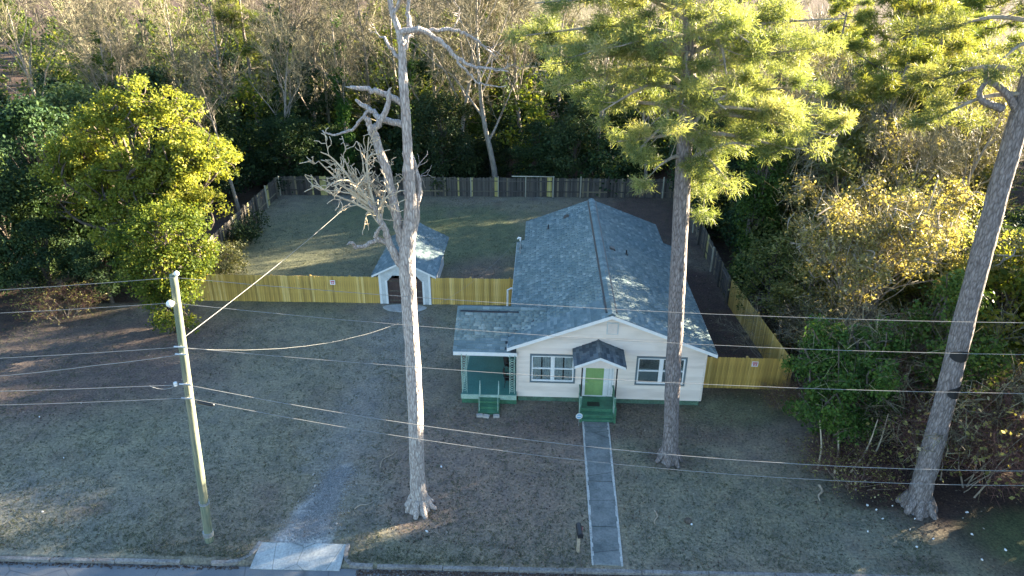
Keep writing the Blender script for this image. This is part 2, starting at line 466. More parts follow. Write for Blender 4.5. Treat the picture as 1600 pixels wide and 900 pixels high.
def soil(x, y):
    c = lerp3(GRASS, PALE, max(0, .25 + .9 * nz(x, y, .22, 1.0) + .5 * nz(x, y, .9, 11.0)) * .5)
    c = lerp3(c, DARKB, .5 * max(0, min(1, 2.2 * nz(x, y, .7, 13.0) - .35)))
    c = lerp3(c, BROWN, max(0, min(1, .35 + 1.1 * nz(x, y, .16, 5.0))) * .6)
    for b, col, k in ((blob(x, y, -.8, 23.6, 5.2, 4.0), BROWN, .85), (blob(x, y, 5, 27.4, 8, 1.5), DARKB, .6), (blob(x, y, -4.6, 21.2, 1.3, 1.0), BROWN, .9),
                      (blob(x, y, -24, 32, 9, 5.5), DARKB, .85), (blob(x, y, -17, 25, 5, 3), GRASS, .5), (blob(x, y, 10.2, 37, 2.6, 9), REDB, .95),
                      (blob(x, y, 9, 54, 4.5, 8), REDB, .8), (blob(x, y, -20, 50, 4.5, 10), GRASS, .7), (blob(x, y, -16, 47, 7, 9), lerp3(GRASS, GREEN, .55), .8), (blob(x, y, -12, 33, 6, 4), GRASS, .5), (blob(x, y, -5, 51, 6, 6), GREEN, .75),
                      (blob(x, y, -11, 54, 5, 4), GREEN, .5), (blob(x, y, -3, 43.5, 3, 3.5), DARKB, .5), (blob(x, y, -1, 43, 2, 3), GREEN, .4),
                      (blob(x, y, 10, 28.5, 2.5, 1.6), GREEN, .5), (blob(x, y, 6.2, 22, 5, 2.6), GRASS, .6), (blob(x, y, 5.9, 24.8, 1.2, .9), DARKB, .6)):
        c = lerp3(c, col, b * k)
    d, t = seg_d(x, y, -8.8, 23, -8.2, 37.5)
    c = lerp3(c, PALE, .45 * max(0, min(1, 1.3 - d / 1.6 + .8 * nz(x, y, .8, 2.2))) * (1 if t > 0 else 0))
    d, t = seg_d(x, y, -8.65, 19.5, -8.1, 25.2)
    w = 1.0 - 1.0 * t
    c = lerp3(c, STONE, .95 * max(0, min(1, (w - d) / .2 + 1.6 * nz(x, y, 1.1, 4.4) + .9 * nz(x, y, 3, 6))))
    # the wood floor round the yard
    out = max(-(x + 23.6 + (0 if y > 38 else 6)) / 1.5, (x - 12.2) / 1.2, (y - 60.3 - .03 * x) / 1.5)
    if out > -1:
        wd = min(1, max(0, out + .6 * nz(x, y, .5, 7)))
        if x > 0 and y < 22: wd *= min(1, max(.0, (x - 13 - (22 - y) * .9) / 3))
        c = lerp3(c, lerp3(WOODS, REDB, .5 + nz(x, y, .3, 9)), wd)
    if y > 90:
        c = lerp3(c, FIELD, min(1, max(0, (y - 105) / 15)) * min(1, max(0, 1.2 - abs(x + 2) / 45)))
    if x > 13 and y < 24:
        c = lerp3(c, GREEN, .75 * blob(x, y, 21, 20.6, 4.5, 1.6))
    return c

xs = np.concatenate([[-1500, -600, -250, -130, -90, -65, -50], np.arange(-42, 34.01, .36), [40, 50, 65, 90, 130, 250, 600, 1500]])
ys = np.concatenate([[-900, -200, -50, 0, 8, 13, 16, 18.2, 18.40, 18.50], np.arange(18.7, 66.01, .3), [68, 71, 75, 80, 86, 93, 101, 110, 120, 132, 150, 180, 240, 400, 800, 1800]])
gx, gy = np.meshgrid(xs, ys)
gyy = gy + .02 * np.clip(gx, -200, 200)
gz = np.where(gy < 18.45, -.25, 0.0)
gz = np.where((gx > -10.15) & (gx < -7.0) & (gy < 19.4) & (gy > 18.45), -.22, gz)
gz = gz + np.where((gy > 20) & (gy < 60), .0, .0)
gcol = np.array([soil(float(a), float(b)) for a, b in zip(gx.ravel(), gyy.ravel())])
nx_ = len(xs)
i, j = np.meshgrid(np.arange(len(ys) - 1), np.arange(nx_ - 1), indexing='ij')
gF = np.stack([i * nx_ + j, i * nx_ + j + 1, (i + 1) * nx_ + j + 1, (i + 1) * nx_ + j], -1).reshape(-1, 4)
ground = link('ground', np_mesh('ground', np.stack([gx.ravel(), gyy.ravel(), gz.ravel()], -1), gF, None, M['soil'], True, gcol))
tag(ground, 'patchy winter lawn and bare soil running back into the wood', None, None, 'structure')

# road, kerb, apron
def strip(x0, x1, a, b, z0, z1, n=1):
    """slab along the kerb line between offsets a and b"""
    m = MB()
    m.prism([(x0, ky(x0) + a, z0), (x1, ky(x1) + a, z0), (x1, ky(x1) + b, z0), (x0, ky(x0) + b, z0)], (0, 0, z1 - z0))
    return m
road = tag(strip(-150, 150, -8.6, -.05, -.24, -.11).build('road', M['asphalt']), 'grey blue asphalt street along the bottom edge', None, None, 'structure')
kerb = empty('kerb', (0, 0, 0)); tag(kerb, 'worn concrete kerb between street and lawn', None, None, 'structure')
rng = random.Random(4)
x = -44.0
while x < 40:
    L = 2.4
    x1 = x + L
    if not (x1 > -11.3 and x < -6.3):
        strip(x + .012, x1 - .012, -.06 + rng.uniform(-.015, .015), .1 + rng.uniform(-.01, .02), -.2, .012 + rng.uniform(-.012, .016)).build('kerb_stone', M['kerb'], kerb, bevel=.02)
    x = x1
def curb_return(pts):
    V = [Vector((*p, 0)) for p in pts]
    m = MB()
    for a, b in zip(V[:-1], V[1:]):
        d = (b - a).normalized(); n = Vector((-d.y, d.x, 0)) * .075
        m.prism([a - n + Vector((0, 0, -.2)), b - n + Vector((0, 0, -.2)), b + n + Vector((0, 0, -.2)), a + n + Vector((0, 0, -.2))], (0, 0, .225))
    return m
lx = [(-11.65, ky(-11.65) + .02), (-11.1, ky(-11.1) + .03), (-10.7, ky(-10.7) + .12), (-10.42, ky(-10.4) + .36), (-10.27, ky(-10.3) + .7), (-10.22, ky(-10.2) + 1.05)]
rx = [(-6.89, ky(-6.9) + 1.02), (-6.86, ky(-6.9) + .6), (-6.78, ky(-6.7) + .3), (-6.6, ky(-6.6) + .1), (-6.3, ky(-6.3) + .03), (-5.75, ky(-5.7) + .02)]
curb_return(lx).build('kerb_return', M['kerb'], kerb)
curb_return(rx).build('kerb_return', M['kerb'], kerb)
ap = MB()
ap.prism([(-10.2, 19.25, .012), (-6.93, 19.29, .012), (-6.93, ky(-6.9) - .16, -.085), (-10.2, ky(-10.2) - .16, -.085)][::-1], (0, 0, -.09))
apron = ap.build('driveway_apron', M['apron'])
tag(apron, 'pale concrete driveway apron sloping down to the street', None, None, 'structure')

# front walk: cast slabs with worn pale edges
walk = empty('front_walk'); tag(walk, 'weathered concrete front walk of cast slabs leading to the steps', None, None, 'structure')
cuts = [27.32, 26.9, 25.4, 23.2, 20.62, 18.72]
for k in range(len(cuts) - 1):
    y1, y0 = cuts[k], cuts[k + 1]
    ex = lambda y: (2.28 - .006 * (27.3 - y), 3.5 - .02 * (27.3 - y))
    (a0, b0), (a1, b1) = ex(y0), ex(y1)
    z = .03 + rng.uniform(-.008, .008)
    g = .02
    MB().prism([(a0, y0 + g, z), (b0, y0 + g, z), (b1, y1 - g, z), (a1, y1 - g, z)][::-1], (0, 0, -.1)).build('slab', M['concrete'], walk, bevel=.012)
    e = MB()
    for (p, q) in (((a0, y0), (a1, y1)), ((b0, y0), (b1, y1))):
        for t in range(9):
            s0, s1 = t / 9, (t + 1) / 9
            w0 = .035 + .05 * rng.random()
            sx = -1 if p[0] == a0 else 1
            xa, xb = p[0] + (q[0] - p[0]) * s0, p[0] + (q[0] - p[0]) * s1
            ya, yb_ = p[1] + (q[1] - p[1]) * s0, p[1] + (q[1] - p[1]) * s1
            e.prism([(xa - sx * w0, ya, z + .003), (xa + sx * .02, ya, z + .003), (xb + sx * .02, yb_, z + .003), (xb - sx * w0, yb_, z + .003)], (0, 0, -.05))
    e.build('worn_edge', M['concrete_edge'], walk)

# ------------------------------------------------------------------ shingles
_w = MB()
_w.v = [(0, 0, .016), (1, 0, .016), (1, 1, .002), (0, 1, .002), (0, 0, -.012), (1, 0, -.012), (1, 1, -.012), (0, 1, -.012)]
_w.f = [(0, 1, 2, 3), (4, 5, 1, 0), (5, 6, 2, 1), (7, 4, 0, 3)]
wedge_v = np.array(_w.v); wedge_f = np.array(_w.f)
TABS = []
def slope_tabs(o, u, v, W, L, ok, dark=False, ex=.165, seed=1):
    """tabs of one roof slope; o: lower corner, u along the eave, v up the slope (unit vectors)"""
    rg = random.Random(seed)
    o, u, v = Vector(o), Vector(u).normalized(), Vector(v).normalized()
    n = u.cross(v)
    rows = int(L / ex)
    e = L / rows
    out = []
    for r_ in range(rows):
        s = -rg.random() * .3
        while s < W:
            w = rg.uniform(.2, .46)
            a, b = max(0, s), min(W, s + w - .006)
            s += w
            if b - a < .03: continue
            p = o + u * a + v * (r_ * e) + n * .004
            mid = o + u * ((a + b) / 2) + v * ((r_ + .5) * e)
            if not ok(mid): continue
            th = rg.choice((1.0, 1.0, 1.9))
            m = Matrix((u * (b - a), v * (e * 1.02), n * th)).transposed().to_4x4()
            m.translation = p
            out.append((m, rg.random(), mid, dark))
    return out
wedge_me = {}
for k in ('shingle_one', 'shingle_dark'):
    me = bpy.data.meshes.new('shingle'); me.from_pydata(_w.v, [], _w.f); me.materials.append(M[k]); wedge_me[k] = me
def lay_tabs(tabs, parent, nsingle, cam_p=Vector((0, 0, 20.3)), mat='shingle', single='shingle_one'):
    tabs.sort(key=lambda t: (t[2] - cam_p).length)
    for m, t, mid, dk in tabs[:nsingle]:
        o = link('shingle', wedge_me[single], None, parent); o.matrix_local = m
    rest = tabs[nsingle:]
    if rest:
        g = Geo()
        for m, t, mid, dk in rest:
            mm = np.array(m)
            g.add(wedge_v @ mm[:3, :3].T + mm[:3, 3], wedge_f, t)
        o = link('shingle_courses', g.mesh('shingle_courses', M[mat]), None, parent)
        o['kind'] = 'stuff'

# ------------------------------------------------------------------ the house
house = empty('house', (3.5, 36, 0)); tag(house, 'cream clapboard cottage with blue grey shingle roof and green trim', 'house')
house.location = (0, 0, 0)
YF, XL, XR, ZW = 28.9, -.87, 8.05, 2.9
RX, RZ, SL = 3.45, 5.1, .386
def roof_z(x): return RZ - SL * abs(x - RX)
YR = 44.6; YM = 41.6

MB().box(XL + .03, XR - .03, YF + .03, YM - .3, 0, .3).build('foundation', M['foundation'], house)
MB().box(XL + .5, XR - .5, YM - .3, YR - .35, 0, .3).build('foundation', M['foundation'], house)

OPEN = [(-.28, 1.92, 1.12, 2.72), (4.8, 7.2, 1.14, 2.74), (2.22, 3.78, .3, 2.5)]
def spans(z0, z1, x0, x1):
    s = [(x0, x1)]
    for a, b, c, d in OPEN:
        if z1 > c + .02 and z0 < d - .02:
            n = []
            for p, q in s:
                if a > p: n.append((p, min(q, a)))
                if b < q: n.append((max(p, b), q))
            s = [t for t in n if t[1] - t[0] > .02]
    return s
wall = MB()
for z0, z1 in ((.3, 1.12), (1.12, 1.14), (1.14, 2.5), (2.5, 2.72), (2.72, 2.74), (2.74, 2.9)):
    for a, b in spans(z0, z1, XL, XR):
        wall.box(a, b, YF + .005, YF + .13, z0, z1)
wall.prism([(XL, YF + .005, 2.9), (XR, YF + .005, 2.9), (XR, YF + .005, roof_z(XR) - .1), (RX, YF + .005, RZ - .1), (XL, YF + .005, roof_z(XL) - .1)], (0, .125, 0))
wall = wall.build('front_wall', M['cream'], house)
ex = .155
z = .3
while z < RZ - .2:
    zc = z + ex * .6
    h = max(0, (RZ - .06 - zc) / SL)
    x0, x1 = max(XL - .01, RX - h), min(XR + .01, RX + h)
    for a, b in spans(z, z + ex, x0, x1):
        dy = rng.uniform(-.0015, .0015)
        MB().prism([(a, YF, z), (a, YF - .045 + dy, z + .002), (a, YF - .004 + dy, z + ex), (a, YF, z + ex)], (b - a, 0, 0)).build('siding_board', M['cream_board'], wall)
    z += ex
def side_wall(name, pts, h, parent):
    (xa, ya), (xb, yb_) = pts
    d = Vector((xb - xa, yb_ - ya, 0)); n = Vector((d.y, -d.x, 0)).normalized()   # outward to the right of travel
    A = Vector((xa, ya, 0)); w = MB()
    w.prism([A + Vector((0, 0, .3)), A + d + Vector((0, 0, .3)), A + d + Vector((0, 0, h)), A + Vector((0, 0, h))], tuple(-n * .12))
    wo = w.build(name, M['cream'], parent)
    z = .3
    while z < h - .05:
        e2 = min(ex, h - z)
        MB().prism([A + Vector((0, 0, z)), A + n * .024 + Vector((0, 0, z)), A + n * .006 + Vector((0, 0, z + e2)), A + Vector((0, 0, z + e2))], tuple(d)).build('siding_board', M['cream_board'], wo)
        z += e2
side_wall('side_wall', ((XR, YF + .13), (XR, YM - .3)), 3.1, house)
side_wall('side_wall', ((XL, YM - .3), (XL, YF + .13)), 3.1, house)
side_wall('side_wall', ((XR - .6, YM - .3), (XR - .6, YR - .3)), 3.1, house)
side_wall('side_wall', ((XL + .5, YR - .3), (XL + .5, YM - .3)), 3.1, house)
side_wall('rear_wall', ((XR - .6, YR - .3), (XL + .5, YR - .3)), 3.1, house)
for sx, xx in ((-1, XL), (1, XR)):
    MB().box(xx - .06 if sx < 0 else xx - .04, xx + .04 if sx < 0 else xx + .06, YF - .035, YF + .1, .29, 3.0).build('corner_board', M['cream'], house)

# roof: decks, shingle courses, ridge, vents
rf = MB()
def slab(m, xa, xb, ya, yb_, t=.11):
    m.prism([(xa, ya, roof_z(xa)), (xb, ya, roof_z(xb)), (xb, ya, roof_z(xb) - t), (xa, ya, roof_z(xa) - t)], (0, yb_ - ya, 0))
slab(rf, -1.35, RX, 28.5, YM); slab(rf, RX, 8.45, 28.5, YM)
slab(rf, -.87, RX, YM, YR + .25); slab(rf, RX, 7.85, YM, YR + .25)
pz = lambda y: 4.0 - .489 * abs(31.1 - y)
rf.prism([(-3.97, 28.72, pz(28.72)), (-.95, 28.72, pz(28.72)), (-.95, 29.56, pz(29.56)), (.6, 31.1, 4.0), (-3.97, 31.1, 4.0)], (0, 0, -.1))
rf.prism([(-3.97, 31.1, 4.0), (.6, 31.1, 4.0), (-.95, 32.64, pz(32.64)), (-.95, 33.5, pz(33.5)), (-3.97, 33.5, pz(33.5))], (0, 0, -.1))
rf.prism([(-3.8, 28.95, 2.75), (-3.8, 33.2, 2.75), (-3.8, 31.1, 3.88)], (.06, 0, 0))
roof = rf.build('roof', M['deck_dark'], house)
c_, s_ = 1 / math.hypot(1, SL), SL / math.hypot(1, SL)
Lm = 4.8 / c_; Lr = 4.9 / c_
under_porch = lambda p: not (p.x < RX and p.y < 33.5 and p.z < pz(p.y) - .01 and p.y > 29)
tabs = []
tabs += slope_tabs((-1.35, YM, roof_z(-1.35)), (0, -1, 0), (c_, 0, s_), YM - 28.5, 4.8 / c_, under_porch, seed=2)
tabs += slope_tabs((8.45, 28.5, roof_z(8.45)), (0, 1, 0), (-c_, 0, s_), YM - 28.5, 5.0 / c_, lambda p: True, seed=3)
tabs += slope_tabs((-.87, YR + .25, roof_z(-.87)), (0, -1, 0), (c_, 0, s_), YR + .25 - YM, 4.32 / c_, lambda p: True, seed=4)
tabs += slope_tabs((7.85, YM, roof_z(7.85)), (0, 1, 0), (-c_, 0, s_), YR + .25 - YM, 4.4 / c_, lambda p: True, seed=5)
cp, sp = 1 / math.hypot(1, .489), .489 / math.hypot(1, .489)
above = lambda p: p.z > roof_z(p.x) - .02 or p.x < -1.3
tabs += slope_tabs((-3.97, 28.72, pz(28.72)), (1, 0, 0), (0, cp, sp), 4.6, 2.38 / cp, above, seed=6)
tabs += slope_tabs((.63, 33.5, pz(33.5)), (-1, 0, 0), (0, -cp, sp), 4.6, 2.4 / cp, above, seed=7)
lay_tabs(tabs, roof, 300)
def ridge_caps(pts, parent, w, n, mat, nm='ridge_cap'):
    a, b, = Vector(pts[0]), Vector(pts[1])
    d = (b - a) / n; u = d.normalized(); side = Vector((-u.y, u.x, 0))
    sl = pts[2]
    for k in range(n):
        p = a + d * k
        m = MB(); t0, t1 = .03, .018
        q = [p - side * w + Vector((0, 0, -sl * w + t0)), p + Vector((0, 0, t0 + .01)), p + side * w + Vector((0, 0, -sl * w + t0))]
        e = p + d * 1.04
        q2 = [e - side * w + Vector((0, 0, -sl * w + t1)), e + Vector((0, 0, t1 + .01)), e + side * w + Vector((0, 0, -sl * w + t1))]
        dn = Vector((0, 0, -.03))
        b0 = len(m.v)
        m.v = [tuple(z) for z in q + q2 + [z + dn for z in q + q2]]
        m.f = [(0, 1, 4, 3), (1, 2, 5, 4), (6, 7, 1, 0), (7, 8, 2, 1), (6, 0, 3, 9), (2, 8, 11, 5), (9, 3, 4, 10), (10, 4, 5, 11)]
        m.build(nm, mat, parent)
ridge_caps(((RX, 28.52, RZ + .06), (RX, YR + .25, RZ + .06), SL), roof, .19, 52, M['shingle_one'])
ridge_caps(((-3.95, 31.1, 4.03), (.45, 31.1, 4.03), .489), roof, .13, 14, M['shingle_one'])
# ridge vent body whose dark edge shows below the caps
for sx in (-1, 1):
    MB().prism([(RX + sx * .12, 28.9, roof_z(RX + .12) + .01), (RX + sx * .28, 28.9, roof_z(RX + .28) + .006), (RX + sx * .28, 28.9, roof_z(RX + .28) + .045), (RX + sx * .12, 28.9, roof_z(RX + .12) + .058)], (0, YR - 28.9, 0)).build('ridge_vent', M['black'], roof)
MB().prism([(-3.8, 30.88, pz(30.88) + .02), (-3.8, 30.8, pz(30.8) + .02), (-3.8, 30.82, pz(30.82) + .045), (-3.8, 30.88, pz(30.88) + .05)], (2.9, 0, 0)).build('ridge_vent', M['black'], roof)
for (vx, vy, kind) in ((1.75, 43.1, 'box'), (.6, 42.1, 'pipe'), (4.2, 37.0, 'box'), (5.0, 37.0, 'pipe'), (-1.1, 40.3, 'pipe')):
    m = MB(); zz = roof_z(vx)
    if kind == 'pipe':
        m.tube([(vx, vy, zz - .05), (vx, vy, zz + .06)], [.13, .075], 10); m.tube([(vx, vy, zz), (vx, vy, zz + .3)], .045, 10)
    else:
        sg = 1 if vx < RX else -1
        m.prism([(vx - .18, vy - .16, zz - sg * .18 * SL + .01), (vx + .18, vy - .16, zz + sg * .18 * SL + .01), (vx + .13, vy - .12, zz + sg * .13 * SL + .12), (vx - .13, vy - .12, zz - sg * .13 * SL + .12)], (0, .3, 0))
    m.build('roof_vent', M['black'], roof)
# rakes, fascias, soffit
fz = MB()
for xa, xb in ((-1.37, RX), (RX, 8.47)):
    MB().prism([(xa, 28.47, roof_z(xa) - .012), (xb, 28.47, roof_z(xb) - .012), (xb, 28.47, roof_z(xb) - .17), (xa, 28.47, roof_z(xa) - .17)], (0, .028, 0)).build('rake_board', M['white'], house)
    MB().prism([(xa + (.06 if xa < 0 else 0), 28.5, roof_z(xa) - .125), (xb - (.06 if xb > 8 else 0), 28.5, roof_z(xb) - .125), (xb - (.06 if xb > 8 else 0), 28.5, roof_z(xb) - .14), (xa + (.06 if xa < 0 else 0), 28.5, roof_z(xa) - .14)], (0, .4, 0)).build('soffit', M['white'], house)
MB().box(8.451, 8.475, 28.5, YM, roof_z(8.45) - .16, roof_z(8.45) - .005).build('fascia', M['white'], house)
MB().box(-1.376, -1.352, 28.5, 28.9, roof_z(-1.35) - .16, roof_z(-1.35) - .005).build('fascia', M['white'], house)
MB().box(-1.376, -1.352, 33.3, YM, roof_z(-1.35) - .16, roof_z(-1.35) - .005).build('fascia', M['white'], house)
MB().box(-3.95, -.9, 28.69, 28.718, 2.66, 2.845).build('fascia', M['white'], house)
# the gable louvre
gv = MB().box(3.27, 3.83, YF - .055, YF - .02, 3.92, 4.55).build('gable_vent', M['blue_white'], house)
for k in range(9):
    z = 3.97 + k * .06
    MB().prism([(3.33, YF - .056, z), (3.33, YF - .085, z), (3.33, YF - .058, z + .04)], (.44, 0, 0)).build('louvre_slat', M['cream'], gv)

# windows
def window(x0, x1, z0, z1, blind):
    m = MB(); t = .085
    for a, b, c, d in ((x0, x1, z1 - t, z1), (x0, x1, z0, z0 + t), (x0, x0 + t, z0 + t, z1 - t), (x1 - t, x1, z0 + t, z1 - t)):
        m.box(a, b, YF - .05, YF + .06, c, d)
    w = m.build('window', M['dark_trim'], house, bevel=.006)
    x0 += t; x1 -= t; z0 += t; z1 -= t
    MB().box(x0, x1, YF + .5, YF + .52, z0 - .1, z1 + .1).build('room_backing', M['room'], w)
    xm = (x0 + x1) / 2; f = MB()
    for a, b in ((x0, xm - .035), (xm + .035, x1)):
        for (p, q, r_, s) in ((a, b, z1 - .06, z1), (a, b, z0, z0 + .075), (a, a + .06, z0 + .075, z1 - .06), (b - .06, b, z0 + .075, z1 - .06)):
            f.box(p, q, YF - .03, YF + .05, r_, s)
    f.box(xm - .035, xm + .035, YF - .038, YF + .055, z0, z1)
    f.build('window_frame', M['white'], w)
    zm = (z0 + z1) / 2
    for a, b in ((x0 + .06, xm - .095), (xm + .095, x1 - .06)):
        MB().box(a, b, YF - .022, YF + .04, zm - .03, zm + .03).build('meeting_rail', M['white'], w)
        MB().box(a, b, YF + .004, YF + .010, z0 + .075, zm - .03).build('pane', M['glass'], w)
        MB().box(a, b, YF + .022, YF + .028, zm + .03, z1 - .06).build('pane', M['glass'], w)
        c = MB()
        if blind:
            zz = z1 - .05
            while zz > zm + .02:
                c.prism([(a - .02, YF + .05, zz), (a - .02, YF + .08, zz - .025), (a - .02, YF + .083, zz - .02), (a - .02, YF + .053, zz + .005)], (b - a + .04, 0, 0)); zz -= .04
            c.build('window_blind', M['blind'], w)
            MB().box(a - .02, b + .02, YF + .09, YF + .095, z0, zm + .05).build('curtain', M['sky_reflect'], w)  # grey-blue of this sheet stands in for sky reflected in the lower panes
        else:
            n = 26
            pts = [(a - .04 + (b - a + .08) * k / n, YF + .075 + .025 * math.sin(k * 1.9) + .012 * math.sin(k * 4.3)) for k in range(n + 1)]
            for (p, q) in zip(pts[:-1], pts[1:]):
                if .42 < (p[0] - a) / (b - a) < .5: continue
                c.prism([(p[0], p[1], z0 - .05), (q[0], q[1], z0 - .05), (q[0], q[1], z1 + .05), (p[0], p[1], z1 + .05)], (0, .004, 0))
            c.build('curtain', M['curtain'], w)
    return w
window(*OPEN[0], False)
window(*OPEN[1], True)

# entry: door, frame, sidelight, stoop, hood
d = MB().box(2.42, 3.3, YF - .03, YF + .03, .46, 2.36)
door = d.build('door', M['lime'], house, bevel=.008)
p = MB()
for (a, b, c, e) in ((2.52, 2.8, .6, 1.2), (2.92, 3.2, .6, 1.2), (2.52, 2.8, 1.32, 2.2), (2.92, 3.2, 1.32, 2.2)):
    MB().box(a, b, YF - .042, YF - .028, c, e).build('door_panel', M['lime'], door, bevel=.012)
MB().tube([(2.5, YF - .03, 1.26), (2.5, YF - .1, 1.26)], .028, 8).build('door_handle', M['galv'], door)
f = MB()
f.box(2.24, 2.42, YF - .05, YF + .06, .34, 2.5); f.box(3.3, 3.46, YF - .05, YF + .06, .34, 2.5); f.box(2.42, 3.3, YF - .05, YF + .06, 2.36, 2.5); f.box(2.42, 3.3, YF - .06, YF + .06, .34, .46)
f.build('door_frame', M['white'], house)
sl = MB().box(3.463, 3.777, YF - .03, YF + .05, .34, 2.5).build('sidelight', M['white'], house)
for k in range(3):
    MB().box(3.53 + k * .075, 3.565 + k * .075, YF - .037, YF - .027, .5, 2.35).build('sidelight_slat', M['blue_white'] if k != 1 else M['curtain'], sl)
st = MB().box(2.15, 3.8, 27.8, YF - .03, 0, .42)
stoop = st.build('stoop', M['green'], house, bevel=.01)
MB().box(2.2, 3.75, 27.5, 27.798, 0, .27).build('step', M['green'], stoop, bevel=.01)
MB().box(2.2, 3.75, 27.32, 27.498, 0, .13).build('step', M['green'], stoop, bevel=.01)
for xx in (2.17, 3.78):
    r_ = MB(); r_.box(xx - .035, xx + .035, 27.86, YF - .03, 1.02, 1.08); r_.box(xx - .025, xx + .025, 27.9, YF - .03, .52, .57)
    r_.build('handrail', M['green'], house)
    MB().box(xx - .055, xx + .055, 27.74, 27.86, 0, 1.12).build('rail_post', M['pale_green'], house)
    MB().prism([(xx - .03, 27.74, 1.0), (xx - .03, 27.74, 1.06), (xx - .03, 27.3, .78), (xx - .03, 27.3, .72)], (.06, 0, 0)).build('stair_rail', M['green'], house)
    MB().box(xx - .045, xx + .045, 27.26, 27.36, 0, .82).build('rail_post', M['green'], house)
    for k in range(7):
        y = 28.0 + k * .13
        MB().box(xx - .016, xx + .016, y - .016, y + .016, .57, 1.02).build('baluster', M['green'], house)
    MB().tube([(xx, 27.8, 1.12), (xx, 27.8, 2.98)], .035, 8).build('hood_post', M['iron'], house)
HX, HZ, HS = 2.93, 3.58, .42
hz = lambda x: HZ - HS * abs(x - HX)
hd = MB()
for xa, xb in ((1.73, HX), (HX, 4.13)):
    hd.prism([(xa, 27.3, hz(xa)), (xb, 27.3, hz(xb)), (xb, 27.3, hz(xb) - .08), (xa, 27.3, hz(xa) - .08)], (0, YF - .026 - 27.3, 0))
hood = hd.build('entry_hood', M['deck_dark'], house)
ch, sh = 1 / math.hypot(1, HS), HS / math.hypot(1, HS)
ht = slope_tabs((1.73, YF - .03, hz(1.73)), (0, -1, 0), (ch, 0, sh), YF - .03 - 27.3, 1.2 / ch, lambda p: True, True, .15, 8)
ht += slope_tabs((4.13, 27.3, hz(4.13)), (0, 1, 0), (-ch, 0, sh), YF - .03 - 27.3, 1.2 / ch, lambda p: True, True, .15, 9)
lay_tabs(ht, hood, 300, single='shingle_dark')
ridge_caps(((HX, 27.31, HZ + .02), (HX, YF - .03, HZ + .02), HS), hood, .1, 8, M['shingle_dark'])
for xa, xb in ((1.76, HX), (HX, 4.10)):
    MB().prism([(xa, 27.27, hz(xa) - .01), (xb, 27.27, hz(xb) - .01), (xb, 27.27, hz(xb) - .13), (xa, 27.27, hz(xa) - .13)], (0, .028, 0)).build('hood_fascia', M['white'], hood)
MB().prism([(2.1, 27.36, hz(2.1) - .1), (HX, 27.36, HZ - .09), (3.76, 27.36, hz(3.76) - .1), (3.76, 27.36, 2.98), (2.1, 27.36, 2.98)], (0, .03, 0)).build('hood_gable', M['cream'], hood)
lan = MB().box(2.03, 2.13, YF - .05, YF - .025, 2.3, 2.5).build('wall_lantern', M['black'], house)
MB().tube([(2.08, YF - .14, 2.22), (2.08, YF - .14, 2.42)], [.05, .075], 6).build('lantern_glass', M['blind'], lan)
MB().tube([(2.08, YF - .14, 2.42), (2.08, YF - .14, 2.52)], [.1, .01], 6).tube([(2.08, YF - .05, 2.45), (2.08, YF - .14, 2.5)], .012, 5).build('lantern_cap', M['black'], lan)

# porch
pf = MB()
fl = MB().box(-3.6, -.9, 28.55, 33.0, .5, .55).build('porch_floor', M['teal'], house)
for k in range(18):
    xa = -3.598 + k * .15
    MB().box(xa + .003, xa + .147, 28.53, 32.98, .5515, .562).build('floor_board', M['teal'], fl)
MB().box(-3.62, -.9, 28.50, 28.527, .30, .56).build('porch_rim', M['pale_green'], house)
MB().box(-3.58, -.9, 28.56, 28.6, .02, .499).build('porch_skirt', M['green'], house)
MB().box(-3.58, -3.54, 28.61, 32.9, .02, .499).build('porch_skirt', M['green'], house)
MB().box(-3.6, -.9, 33.0, 33.1, .02, 2.8).build('porch_back_wall', M['cream'], house)
def steps(x0, x1):
    for k, (ya, yb_, zt) in enumerate(((28.2, 28.495, .42), (27.94, 28.199, .28), (27.68, 27.939, .14))):
        s = MB().box(x0, x1, ya, yb_, 0, zt - .03).build('porch_step', M['green'], house)
        MB().box(x0 - .02, x1 + .02, ya - .03, yb_ - .002, zt - .029, zt).build('tread', M['green'], s)
steps(-2.7, -1.72)
for xx in (-2.66, -1.76):
    MB().tube([(xx, 28.44, .56), (xx, 28.44, 1.42)], .022, 6).tube([(xx, 28.44, 1.38), (xx, 27.75, .95), (xx, 27.75, .12)], .016, 6).build('step_railing', M['pale_green'], house)
def lace_post(xx, yy, z0, z1):
    m = MB()
    for dx in (-.12, .12):
        m.tube([(xx + dx, yy, z0), (xx + dx, yy, z1)], .016, 6)
    z = z0 + .1; k = 0
    while z < z1 - .2:
        pts = [(xx + .1 * math.sin(t * math.pi / 4) * (1 if k % 2 else -1), yy, z + .26 * t / 8) for t in range(9)]
        m.tube(pts, .011, 5); pts = [(2 * xx - a, b, c) for a, b, c in pts]; m.tube(pts, .011, 5)
        z += .27; k += 1
    m.build('porch_post', M['pale_green'], house)
lace_post(-3.44, 28.66, .56, 2.75); lace_post(-1.12, 28.66, .56, 2.75)
MB().tube([(-3.55, 28.66, .56), (-3.55, 28.66, 2.75)], .02, 6).build('porch_post', M['pale_green'], house)
lace_post(-3.5, 32.7, .56, 2.75)
r_ = MB()
for zz in (.75, 1.35): r_.tube([(-3.52, 28.7, zz), (-3.52, 32.6, zz)], .018, 6)
r_.build('porch_railing', M['pale_green'], house)
for k in range(16):
    y = 28.9 + k * .235
    MB().tube([(-3.52, y, .75), (-3.52, y, 1.35)], .009, 5).build('baluster', M['pale_green'], house)

